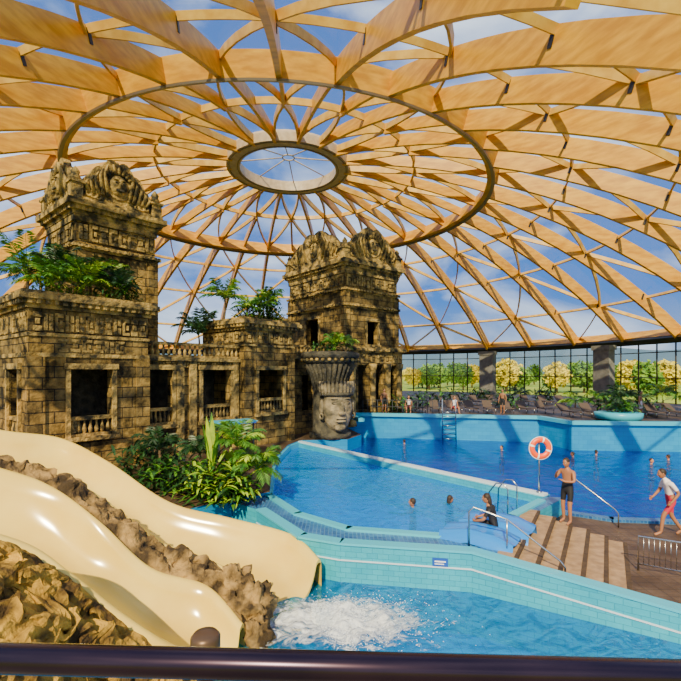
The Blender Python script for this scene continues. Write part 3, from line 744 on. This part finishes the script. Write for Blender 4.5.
for sx in (-1,1):
    mb.ell((sx*.3,-1.22,1.62),(.19,.10,.11),M_stonedk,12,8); mb.ell((sx*.3,-1.29,1.61),(.13,.05,.05),M_f,10,6)
    mb.ell((sx*.31,-1.22,1.84),(.25,.12,.06),M_f,12,6); mb.ell((sx*.38,-1.10,1.2),(.22,.2,.25),M_f,12,8)
    mb.ell((sx*.82,-.7,1.4),(.12,.2,.4),M_f,12,8); mb.torus((sx*.86,-.78,.95),.13,.05,(1,.3,0),M_f,16,6)
mb.ell((0,-1.30,.87),(.3,.12,.07),M_f,14,6); mb.ell((0,-1.31,.80),(.26,.10,.025),M_stonedk,14,6); mb.ell((0,-1.30,.72),(.27,.13,.08),M_f,14,6); mb.ell((0,-1.12,.4),(.3,.22,.2),M_f,14,8)
mb.ell((0,-.75,2.05),(.86,.7,.18),M_stonedk,24,8)
for i in range(13):
    a=radians(-170+i*13.3); x,y=.85*cos(a),-.55+.75*sin(a)*.9
    mb.tube([(x,y,2.0),(x*1.06,y*1.03,2.4),(x*1.1,y*1.05,2.7)],[.1,.12,.05],M_f,6)
mb.obj('carved_face',hc)

# ------------------------------------------------------------------ PLANTS
def frond(mb, base, az, L, rise, droop, mat, nl=16, ll=.5, lw=.035):
    d=V((cos(az),sin(az),0)); sd=V((-sin(az),cos(az),0)); base=V(base); pts=[]
    for i in range(8):
        s_=i/7; pts.append(base+d*L*s_*(1-.15*s_)+V((0,0,rise*s_-droop*s_*s_)))
    mb.tube(pts,[.018*(1-.8*i/7)*max(L,.6) for i in range(8)],mat,4,False)
    for k in range(nl):
        s_=.12+.88*k/nl; x=s_*7; i=min(int(x),6); p=pts[i].lerp(pts[i+1],x-i); tg=(pts[i+1]-pts[i]).normalized()
        l=ll*(1-.55*abs(s_-.45)*1.6)*random.uniform(.85,1.1)
        for q in (-1,1):
            dr=(sd*q*.75+tg*.65+V((0,0,-.15-random.random()*.45))).normalized(); t=p+dr*l; md=p+dr*l*.5+V((0,0,.06*l)); w=tg*lw
            mb.add([tuple(p),tuple(md+w),tuple(t),tuple(md-w)],[(0,1,2,3)],mat)
def blade(mb, base, az, L, rise, droop, w, mat, n=6):
    d=V((cos(az),sin(az),0)); sd=V((-sin(az),cos(az),0)); base=V(base); vs=[];fs=[]
    for i in range(n+1):
        s_=i/n; p=base+d*L*s_+V((0,0,rise*s_-droop*s_*s_)); ww=w*sin(pi*min(1,.12+.88*s_))**.7
        vs+= [tuple(p-sd*ww+V((0,0,.3*ww))),tuple(p),tuple(p+sd*ww+V((0,0,.3*ww)))]
    for i in range(n):
        for j in range(2): fs.append((i*3+j,i*3+j+1,(i+1)*3+j+1,(i+1)*3+j))
    mb.add(vs,fs,mat,True)
def palm(name, loc, h=0, nf=14, L=1.6, mat=None, parent=None, ll=.5, up=1.0):
    mb=MB(); mat=mat or M_leaf
    if h>0:
        pts=[(.08*h*sin(i*.4),0,h*i/6) for i in range(7)]; mb.tube(pts,[.06*(1-.04*i) for i in range(7)],M_trunk,8); top=pts[-1]
    else: top=(0,0,0); mb.tube([(0,0,0),(0,0,.25)],[.08,.05],M_trunk,6)
    for k in range(nf):
        az=2*pi*k/nf+random.uniform(-.25,.25); r=random.random()
        frond(mb,(top[0],top[1],top[2]+.02),az,L*random.uniform(.7,1.1)*(1-.3*r),L*(.35+.95*r)*up,L*(.55+.4*r),random.choice([mat,mat,M_leafY]) if mat!=M_leafD else mat,22,ll*L/1.6,.020*L)
    return mb.obj(name,parent,loc)
def bush(name, loc, r, n, mats, bl=.45, bw=.06, h=1.0, parent=None):
    mb=MB()
    for s_ in range(max(3,int(r*3))):
        a=random.uniform(0,2*pi); q=r*.5*random.random(); mb.tube([(q*cos(a)*.3,q*sin(a)*.3,0),(q*cos(a),q*sin(a),h*.7)],.02,M_trunk,4)
    for i in range(n):
        a=random.uniform(0,2*pi); q=r*sqrt(random.random()); z=h*random.random()*(1-.4*q/r)
        blade(mb,(q*cos(a),q*sin(a),z),random.uniform(0,2*pi),bl*random.uniform(.6,1.2),bl*random.uniform(.2,1.0),bl*random.uniform(.2,.9),bw*random.uniform(.7,1.3),random.choice(mats),4)
    return mb.obj(name,parent,loc)
def L2W(t,s_,z): return (TO[0]+.65*t-.76*s_, TO[1]+.76*t+.65*s_, z)
ZR=6.92
for (t,s_,L,h,u_,mt) in ((.9,1.0,1.3,.5,1.3,M_leaf),(2.2,.9,1.4,.6,1.4,M_leaf),(3.5,.8,1.2,.6,1.3,M_leafD),(1.6,2.2,1.6,1.0,1.4,M_leafD),(.8,3.4,1.7,1.1,1.5,M_leaf),(3.5,2.0,1.3,1.0,1.3,M_leaf),(2.6,1.6,1.5,.8,1.4,M_leafD)):
    palm('potted_palm',L2W(t,s_,ZR),h,18,L,mt,up=u_)
bush('hanging_shrub',L2W(3.2,.7,ZR),.8,220,[M_leaf,M_leafD,M_leafD],.45,.035,1.0)
bush('hanging_shrub',L2W(1.2,.6,ZR),.9,220,[M_leaf,M_leafD,M_leafY],.45,.035,.8)
bush('hanging_shrub',L2W(4.1,1.3,ZR),.5,200,[M_leafD,M_leaf],.4,.035,1.9)
ZR=6.82
for (t,s_,L,h) in ((10.2,.8,1.1,.6),(11.4,.9,1.2,.7),(10.0,2.6,1.6,1.3),(12.2,1.4,1.3,1.3)):
    palm('potted_palm',L2W(t,s_,ZR),h,18,L,up=1.2)
bush('hanging_shrub',L2W(11.6,.8,ZR),1.0,220,[M_leaf,M_leafD],.45,.04,1.1)
bush('hanging_shrub',L2W(10.3,.8,ZR),.8,160,[M_leaf,M_leafD],.45,.04,.8)
bush('hanging_shrub',L2W(12.4,1.2,ZR),.5,150,[M_leafD,M_leaf],.45,.05,2.1)
palm('potted_palm',L2W(8.6,3.0,4.56),1.4,16,1.7,M_leafD,up=1.4)
palm('potted_palm',(-.3,26.9,5.2),.3,14,1.4,up=1.2); bush('hanging_shrub',(-.9,26.7,5.2),.8,130,[M_leafD,M_leaf],.5,.05,.6)
palm('potted_palm',(.3,26.6,5.2),.5,12,1.1,M_leafY)
# foreground plant bed
bush('croton_shrub',(-3.9,13.9,.1),.9,360,[M_leaf,M_leafY,M_leafD,M_leafD],.5,.05,1.4)
bush('croton_shrub',(-3.2,13.5,.1),.6,260,[M_leaf,M_leafY,M_leafD],.45,.05,1.0)
bush('croton_shrub',(-5.3,14.8,.1),1.0,300,[M_leafD,M_leafD,M_leaf],.6,.05,1.2)
bush('croton_shrub',(-6.9,16.2,.1),1.2,340,[M_leafD],.6,.05,1.6)
palm('areca_palm',(-2.65,14.2,.1),.8,22,1.3,M_leaf,up=1.1); palm('areca_palm',(-4.7,14.8,.1),1.2,16,1.1,M_leafD,up=1.2); palm('areca_palm',(-6.3,15.5,.1),1.2,14,1.2,M_leafD,up=1.2); palm('areca_palm',(-3.4,14.4,.1),1.5,18,1.2,M_leaf,up=1.3)
mb=MB()
for k in range(10):
    az=k*.63; blade(mb,(0,0,.5),az,.30,1.8+random.random()*.8,.4,.10,M_leafY if k%3 else M_leaf,7)
mb.tube([(0,0,0),(0,0,.7)],.06,M_leaf,6); mb.obj('banana_plant',None,(-4.0,14.0,.1))
mb=MB()
for k in range(7): blade(mb,(0,0,.3),k*.9,.35,1.5,.4,.10,M_leafY,7)
mb.tube([(0,0,0),(0,0,.5)],.05,M_leaf,6); mb.obj('banana_plant',None,(-3.6,14.8,.1))
mb=MB(); mb.box(-.9,.9,-.5,.5,1.55,1.63,M_plastic); mb.box(-.95,.95,-.55,.55,1.63,1.67,M_rim)
for x in (-.8,.8):
    for y in (-.4,.4): mb.tube([(x,y,0),(x,y,1.55)],.04,M_dark,6)
mb.obj('small_canopy',None,(-4.9,20.6,.1),.6)
for (u,Y) in ((400,34),(425,40),(455,44),(505,38),(520,40),(545,46),(575,38),(600,34),(612,33),(640,32),(662,36),(690,34),(380,40),(480,52)):
    X=(u-340.5)/450*Y
    k=random.random()
    if k<.5: palm('areca_palm',(X,Y,1.0),random.uniform(.4,1.6),11,random.uniform(1.4,2.2),random.choice([M_leaf,M_leafD]))
    else: bush('leafy_shrub',(X,Y,1.0),random.uniform(1,1.6),130,[M_leafD,M_leaf],.8,.08,random.uniform(.9,1.6))
mb=MB(); mb.lathe([(1.0,0),(1.3,.1),(1.35,.45),(1.1,.5)],(0,0,0),M_rim,24); mb.obj('round_planter',None,(17.4,28.2,1.0)); bush('leafy_shrub',(17.4,28.2,1.5),.9,180,[M_leaf,M_leafD],.6,.06,.8); palm('areca_palm',(17.4,28.2,1.5),.8,14,1.5,M_leafD,up=1.2)
def lounger(loc,rz):
    mb=MB()
    mb.box(-.33,.33,-.95,.35,.32,.38,M_plank)
    mb.add([(-.33,.35,.32),(.33,.35,.32),(.33,.95,.78),(-.33,.95,.78),(-.33,.35,.38),(.33,.35,.38),(.33,.92,.84),(-.33,.92,.84)],[(0,3,2,1),(4,5,6,7),(0,1,5,4),(1,2,6,5),(2,3,7,6),(3,0,4,7)],M_plank)
    for x in (-.3,.3):
        for y in (-.85,.3): mb.tube([(x,y,0),(x,y,.34)],.025,M_chrome,6)
    mb.obj('sun_lounger',None,loc,rz)
for i in range(9): lounger((4.5+i*1.3,34-.12*i,1.0),random.uniform(-.2,.2))
for i in range(8): lounger((15.5+i*1.4,30.6-.1*i,1.0),random.uniform(-.2,.2))
for i in range(8): lounger((9+i*1.6,41,1.0),random.uniform(-.3,.3))
mb=MB()
for i in range(15):
    t=i/14; x=1.6+(6.4-1.6)*t; y=31.7-(2.1/11.4)*(x-1.6)
    mb.tube([(x,y+.4,1.0),(x,y+.4,2.0)],.025,M_dark,5)
mb.tube([(1.6,32.1,2.0),(6.4,31.2,2.0)],.03,M_dark,6); mb.tube([(1.6,32.1,1.55),(6.4,31.2,1.55)],.02,M_dark,6)
mb.obj('deck_railing')

# ------------------------------------------------------------------ OUTSIDE
mb=MB(); vs=[];fs=[];rr_=[36.6,60,120,300,700]; n=64
for i,r_ in enumerate(rr_):
    for k in range(n):
        a=2*pi*k/n; vs.append((CX+r_*cos(a),CY+r_*sin(a),.4))
for i in range(len(rr_)-1):
    for k in range(n): fs.append((i*n+k,i*n+(k+1)%n,(i+1)*n+(k+1)%n,(i+1)*n+k))
mb.add(vs,[f[::-1] for f in fs],M_grass); mb.obj('ground')
tm=[]
for v in range(4):
    mb=MB(); h=random.uniform(5,8); mt=[M_treeG,M_treeY,M_treeG,M_treeY][v]
    mb.tube([(0,0,0),(.1,0,h*.3),(0,.1,h*.6)],[.2,.15,.08],M_trunk,6)
    for k in range(5):
        a=k*1.3; mb.tube([(0,0,h*.3+k*.3),(1.2*cos(a),1.2*sin(a),h*.55+k*.3)],[.08,.03],M_trunk,5)
    for k in range(1000):
        a=random.uniform(0,2*pi); b=random.uniform(-1,1); rr=random.random()**.4
        c=V((rr*sqrt(1-b*b)*cos(a)*h*.38,rr*sqrt(1-b*b)*sin(a)*h*.38,h*.58+rr*b*h*.42)); c+=noise.noise_vector(c)*.6
        q=V((random.gauss(0,1),random.gauss(0,1),random.gauss(0,1))).normalized(); w=q.orthogonal().normalized(); s_=.32
        mb.add([tuple(c-q*s_),tuple(c+w*s_*.7),tuple(c+q*s_),tuple(c-w*s_*.7)],[(0,1,2,3)],mt)
    o=mb.obj('tree',None,(CX+60*cos(.3+v*.2),CY+60*sin(.3+v*.2),.4)); tm.append(o.data)
for k in range(130):
    a=radians(random.uniform(-25,130)); r_=random.uniform(54,110)
    o=bpy.data.objects.new('tree',random.choice(tm)); COL.objects.link(o); o.location=(CX+r_*cos(a),CY+r_*sin(a),.4); s_=random.uniform(.6,1.15); o.scale=(s_,s_,s_); o.rotation_euler=(0,0,random.uniform(0,6))
mb=MB(); vs=[];n=140
for k in range(n+1):
    a=radians(-40+200*k/n); r_=620; hh=34+24*noise.noise(V((k*.07,1,0)))+8*noise.noise(V((k*.3,4,0)))
    x,y=CX+r_*cos(a),CY+r_*sin(a); vs+=[(x,y,0),(x,y,max(8,hh)),(x*1.25,y*1.25,0)]
mb.add(vs,[(k*3+j,(k+1)*3+j,(k+1)*3+j+1,k*3+j+1) for k in range(n) for j in range(2)],M_hill,True); mb.obj('distant_hills')

# ------------------------------------------------------------------ PEOPLE
def person(name, loc, rz, J, cloth, hair=M_hair, skin=M_skin, yaw=0, sc=1.0, longhair=False, headtilt=0, fingers=True):
    d=dict(pel=(0,0,.95),wai=(0,0,1.1),che=(0,0,1.3),nkb=(0,0,1.46),nkt=(0,.01,1.54),
      shL=(-.18,0,1.41),elL=(-.25,-.02,1.13),wrL=(-.26,.06,.88),haL=(-.26,.09,.79),
      shR=(.18,0,1.41),elR=(.25,-.02,1.13),wrR=(.26,.06,.88),haR=(.26,.09,.79),
      hiL=(-.10,0,.90),knL=(-.11,.03,.50),anL=(-.11,-.02,.09),toL=(-.12,.15,.03),
      hiR=(.10,0,.90),knR=(.11,.03,.50),anR=(.11,-.02,.09),toR=(.12,.15,.03))
    d.update(J)
    rad=dict(pel=(.15,.11),wai=(.13,.095),che=(.16,.11),nkb=(.07,.07),nkt=(.052,.052),shL=(.062,.062),elL=(.042,.042),wrL=(.027,.027),haL=(.034,.018),
      hiL=(.092,.092),knL=(.058,.058),anL=(.038,.038),toL=(.036,.026))
    for k in list(rad):
        if k.endswith('L'): rad[k[:-1]+'R']=rad[k]
    names=list(d); idx={n:i for i,n in enumerate(names)}
    E=[('pel','wai'),('wai','che'),('che','nkb'),('nkb','nkt')]
    for q in 'LR': E+=[('che','sh'+q),('sh'+q,'el'+q),('el'+q,'wr'+q),('wr'+q,'ha'+q),('pel','hi'+q),('hi'+q,'kn'+q),('kn'+q,'an'+q),('an'+q,'to'+q)]
    me=bpy.data.meshes.new('t'); me.from_pydata([d[n] for n in names],[(idx[a],idx[b]) for a,b in E],[])
    ob=bpy.data.objects.new('t',me); COL.objects.link(ob)
    sk=ob.modifiers.new('s','SKIN'); sk.use_smooth_shade=True
    for n in names:
        ob.data.skin_vertices[0].data[idx[n]].radius=rad[n]; ob.data.skin_vertices[0].data[idx[n]].use_root=(n=='pel')
    sb=ob.modifiers.new('b','SUBSURF'); sb.levels=2; sb.render_levels=2
    dg=bpy.context.evaluated_depsgraph_get(); dg.update()
    nm=bpy.data.meshes.new_from_object(ob.evaluated_get(dg)); bpy.data.objects.remove(ob)
    nm.materials.clear(); mats=[skin]+[m for m in dict.fromkeys(cloth.values())]
    for m in mats: nm.materials.append(m)
    segs=[(a,b,V(d[a]),V(d[b])) for a,b in E]
    for p in nm.polygons:
        c=p.center; best=None;bd=9
        for a,b,x,y in segs:
            t=max(0,min(1,(c-x).dot(y-x)/max(1e-6,(y-x).length_squared))); dd=(c-(x+(y-x)*t)).length
            if dd<bd: bd=dd;best=(a,b,t)
        key=best[0][:3] if best[0] in('pel','wai','che','nkb') and best[1] in('wai','che','nkb','nkt') else best[0][:2]
        if best[1].startswith('sh'): key='che'
        if best[1].startswith('hi'): key='pel'
        m=cloth.get(key)
        if key=='hi' and best[2]>.75: m=None if not cloth.get('kn') else m
        if key=='sh' and best[2]>.7: m=None if not cloth.get('el') else m
        p.material_index=mats.index(m) if m else 0; p.use_smooth=True
    body=bpy.data.objects.new(name,nm); COL.objects.link(body); body.location=loc; body.rotation_euler=(0,0,rz); body.scale=(sc,)*3
    mb=MB(); T=V(d['nkt']); mb.M=Matrix.Translation(T)@Matrix.Rotation(yaw,4,'Z')@Matrix.Rotation(headtilt,4,'X')
    mb.ell((0,.015,.10),(.074,.092,.118),skin,18,14); mb.ell((0,.04,.035),(.052,.055,.045),skin,12,8)
    mb.tube([(0,.1,.12),(0,.125,.085)],[.008,.016],skin,8); mb.ell((0,.118,.083),(.018,.015,.011),skin,8,6)
    for q in (-1,1):
        mb.ell((q*.031,.093,.112),(.014,.008,.008),M_whitep,8,6); mb.ell((q*.031,.1,.112),(.007,.004,.007),M_eye,6,5); mb.ell((q*.032,.096,.132),(.02,.008,.005),hair,8,5); mb.ell((q*.075,.005,.1),(.012,.022,.032),skin,8,6)
    mb.ell((0,.1,.052),(.024,.01,.007),M_lip,8,5)
    mb.ell((0,-.012,.135),(.082,.094,.1),hair,18,12)
    if longhair: mb.ell((0,-.06,.04),(.07,.05,.14),hair,12,10)
    mb.obj('head',body,uv=False)
    if fingers:
        mb=MB()
        for q in 'LR':
            w=V(d['wr'+q]); h=V(d['ha'+q]); dr=(h-w).normalized(); sd=dr.cross(V((1,0,0)) if abs(dr.x)<.8 else V((0,0,1))).normalized(); cu=dr.cross(sd)
            if (q=='L')==(cu.x<0): cu=-cu
            for i,l in enumerate((.065,.078,.072,.055)):
                o_=h+sd*(-.028+.019*i)-dr*.01; mb.tube([o_,o_+dr*l*.45+cu*.004,o_+dr*l*.78+cu*.016,o_+dr*l+cu*.03],[.0095,.009,.008,.006],skin,6)
            o_=w+dr*.035-sd*.025; mb.tube([o_,o_-sd*.03+dr*.025,o_-sd*.035+dr*.055],[.012,.0105,.008],skin,6)
        mb.obj('fingers',body,uv=False)
    return body
person('standing_bather',(6.3,12.5,-.2),radians(120),dict(
    elR=(.27,.12,1.20),wrR=(.12,.30,1.36),haR=(.06,.33,1.43),elL=(-.26,.10,1.17),wrL=(-.12,.30,1.18),haL=(-.05,.33,1.22),
    knL=(-.12,.08,.5),anL=(-.13,.06,.09),toL=(-.14,.23,.03)),
    dict(pel=M_black,hi=M_black,che=None,kn=None),skin=M_skin2,sc=1.03,headtilt=-.3)
person('walking_man',(9.12,12.4,-.53),radians(80),dict(
    wai=(0,.04,1.1),che=(0,.09,1.29),nkb=(0,.14,1.44),nkt=(0,.19,1.51),shL=(-.19,.1,1.40),shR=(.19,.1,1.40),
    elL=(-.25,-.05,1.16),wrL=(-.26,.10,.96),haL=(-.26,.16,.89),elR=(.25,.16,1.13),wrR=(.22,.32,.96),haR=(.2,.39,.91),
    knL=(-.1,.24,.55),anL=(-.11,.30,.12),toL=(-.12,.46,.05),knR=(.11,-.05,.50),anR=(.11,-.30,.14),toR=(.12,-.17,.03)),
    dict(pel=M_red,hi=M_red,kn=None,wai=M_shirt,che=M_shirt,nkb=M_shirt,sh=M_shirt),skin=M_skin2,sc=1.07,headtilt=-.25)
person('seated_bather',(3.78,11.0,-.70),radians(60),dict(
    wai=(0,.05,1.08),che=(0,.10,1.26),nkb=(0,.15,1.41),nkt=(0,.18,1.48),shL=(-.19,.1,1.37),shR=(.19,.1,1.37),
    knL=(-.16,.46,.98),anL=(-.16,.62,.78),toL=(-.17,.78,.76),knR=(.14,.46,.98),anR=(.14,.6,.78),toR=(.14,.76,.76),
    elL=(-.28,.22,1.12),wrL=(-.2,.42,1.05),haL=(-.16,.48,1.03),elR=(.28,.22,1.12),wrR=(.2,.42,1.05),haR=(.16,.48,1.03)),
    dict(pel=M_black,hi=M_black,wai=M_black,che=M_black,sh=M_black,kn=M_black),skin=M_skin2,headtilt=-.2,longhair=True)
arms=dict(elL=(-.42,.15,1.36),wrL=(-.48,.40,1.40),haL=(-.5,.48,1.40),elR=(.42,.15,1.36),wrR=(.48,.40,1.40),haR=(.5,.48,1.40))
person('swimmer',(2.25,14.0,-1.8),radians(60),arms,dict(pel=M_black,hi=M_black),skin=M_skin2,sc=1.06)
person('swimmer',(3.5,14.4,-1.8),radians(-60),arms,dict(pel=M_black,hi=M_black,wai=M_black,che=M_black),skin=M_skin2,sc=1.05,longhair=True)
for (x,y,r) in ((4.1,28.9,0),(1.9,22.8,100),(12.6,24.4,60),(15.6,22.6,200),(17.2,23.6,20),(9.5,26.5,120),(14.2,25.0,300),(16.4,21.2,80)):
    person('swimmer',(x,y,-2.1),radians(r),arms,dict(pel=M_black,hi=M_black),skin=M_skin,sc=1.0)
for (x,y,r) in ((5.0,33.0,170),(8.2,32.4,190)):
    person('sunbather',(x,y,1.0-.5),radians(r),dict(
    knL=(-.14,.44,.98),anL=(-.14,.5,.58),toL=(-.15,.64,.53),knR=(.14,.44,.98),anR=(.14,.5,.58),toR=(.14,.64,.53)),
    dict(pel=M_black,hi=M_red,che=M_shirt,wai=M_shirt),skin=M_skin)
for (x,y,r,c_) in ((3.2,33.0,200,M_black),(11.6,32.2,140,M_black),(19.6,29.4,220,M_shirt)):
    person('bather',(x,y,1.0),radians(r),{},dict(pel=c_,hi=c_),skin=M_skin2)

# ------------------------------------------------------------------ viewing platform rail
pl=empty('viewing_platform_railing',(0,1,2.4))
def parp(o): o.parent=pl; o.matrix_parent_inverse=Matrix.Translation((0,-1,-2.4)); return o
mb=MB(); mb.tube([(-3,1.0,3.42),(3,1.0,3.27)],.031,M_railbar,20)
for x in (-2.4,2.4): mb.tube([(x,1.0,2.3),(x,1.0,3.37-.022*x)],.03,M_railbar,12)
parp(mb.obj('top_rail'))
mb=MB(); mb.lathe([(.024,-.8),(.024,-.02),(.040,-.02),(.042,.0),(.042,.035),(.034,.045),(.010,.048)],(-.39,1.3,3.20),M_brass,20); parp(mb.obj('post_cap'))
mb=MB(); mb.box(-3,3,-2,1.4,2.25,2.4,M_conc)
for x in (-2.8,2.8): mb.box(x-.15,x+.15,.5,.8,-.8,2.25,M_conc); mb.box(x-.15,x+.15,-1.8,-1.5,-.8,2.25,M_conc)
parp(mb.obj('platform_slab'))
mb=MB(); mb.box(-.17,.17,-.01,.01,-.09,.09,M_sign); mb.box(-.12,.12,-.013,-.009,.0,.03,M_whitep); mb.box(-.12,.08,-.013,-.009,-.05,-.03,M_whitep)
mb.obj('depth_sign',None,(2.2,9.93,-.20),radians(-9.5))

# ------------------------------------------------------------------ LIGHT / WORLD / CAMERA
w=bpy.data.worlds.new('World'); S.world=w; w.use_nodes=True; nt=w.node_tree; nt.nodes.clear()
out=nt.nodes.new('ShaderNodeOutputWorld'); bg=nt.nodes.new('ShaderNodeBackground'); bg.inputs[1].default_value=.92
tc=nt.nodes.new('ShaderNodeTexCoord'); sx=nt.nodes.new('ShaderNodeSeparateXYZ'); nt.links.new(tc.outputs['Generated'],sx.inputs[0])
cr=nt.nodes.new('ShaderNodeValToRGB'); cr.color_ramp.elements[0].position=0; cr.color_ramp.elements[0].color=(.55,.75,.98,1)
cr.color_ramp.elements[1].position=.7; cr.color_ramp.elements[1].color=(.08,.26,.80,1); el=cr.color_ramp.elements.new(.15); el.color=(.10,.36,1.0,1)
nt.links.new(sx.outputs['Z'],cr.inputs[0])
mp=nt.nodes.new('ShaderNodeMapping'); mp.inputs['Scale'].default_value=(1,1,2.5); nt.links.new(tc.outputs['Generated'],mp.inputs[0])
nz=nt.nodes.new('ShaderNodeTexNoise'); nz.inputs['Scale'].default_value=2.6; nz.inputs['Detail'].default_value=7; nz.inputs['Distortion'].default_value=.4; nt.links.new(mp.outputs[0],nz.inputs['Vector'])
c2=nt.nodes.new('ShaderNodeValToRGB'); c2.color_ramp.elements[0].position=.44; c2.color_ramp.elements[1].position=.66; nt.links.new(nz.outputs['Fac'],c2.inputs[0])
mx=nt.nodes.new('ShaderNodeMix'); mx.data_type='RGBA'; nt.links.new(c2.outputs[0],mx.inputs['Factor']); nt.links.new(cr.outputs[0],mx.inputs['A']); mx.inputs['B'].default_value=(1.5,1.65,1.85,1)
nt.links.new(mx.outputs['Result'],bg.inputs[0]); nt.links.new(bg.outputs[0],out.inputs[0])
sun=bpy.data.lights.new('sun','SUN'); sun.energy=8.5; sun.color=(1,.82,.47); sun.angle=.012
so=bpy.data.objects.new('sun',sun); COL.objects.link(so); so.location=(0,-20,40)
so.rotation_euler=V((.18,.78,-.62)).to_track_quat('-Z','Y').to_euler()
cam=bpy.data.cameras.new('camera'); co=bpy.data.objects.new('camera',cam); COL.objects.link(co)
co.location=(0,0,4.0); co.rotation_euler=(radians(90),0,0); cam.sensor_width=36; cam.lens=36*450/681; cam.shift_y=.046; cam.clip_end=3000; cam.clip_start=.05
S.camera=co
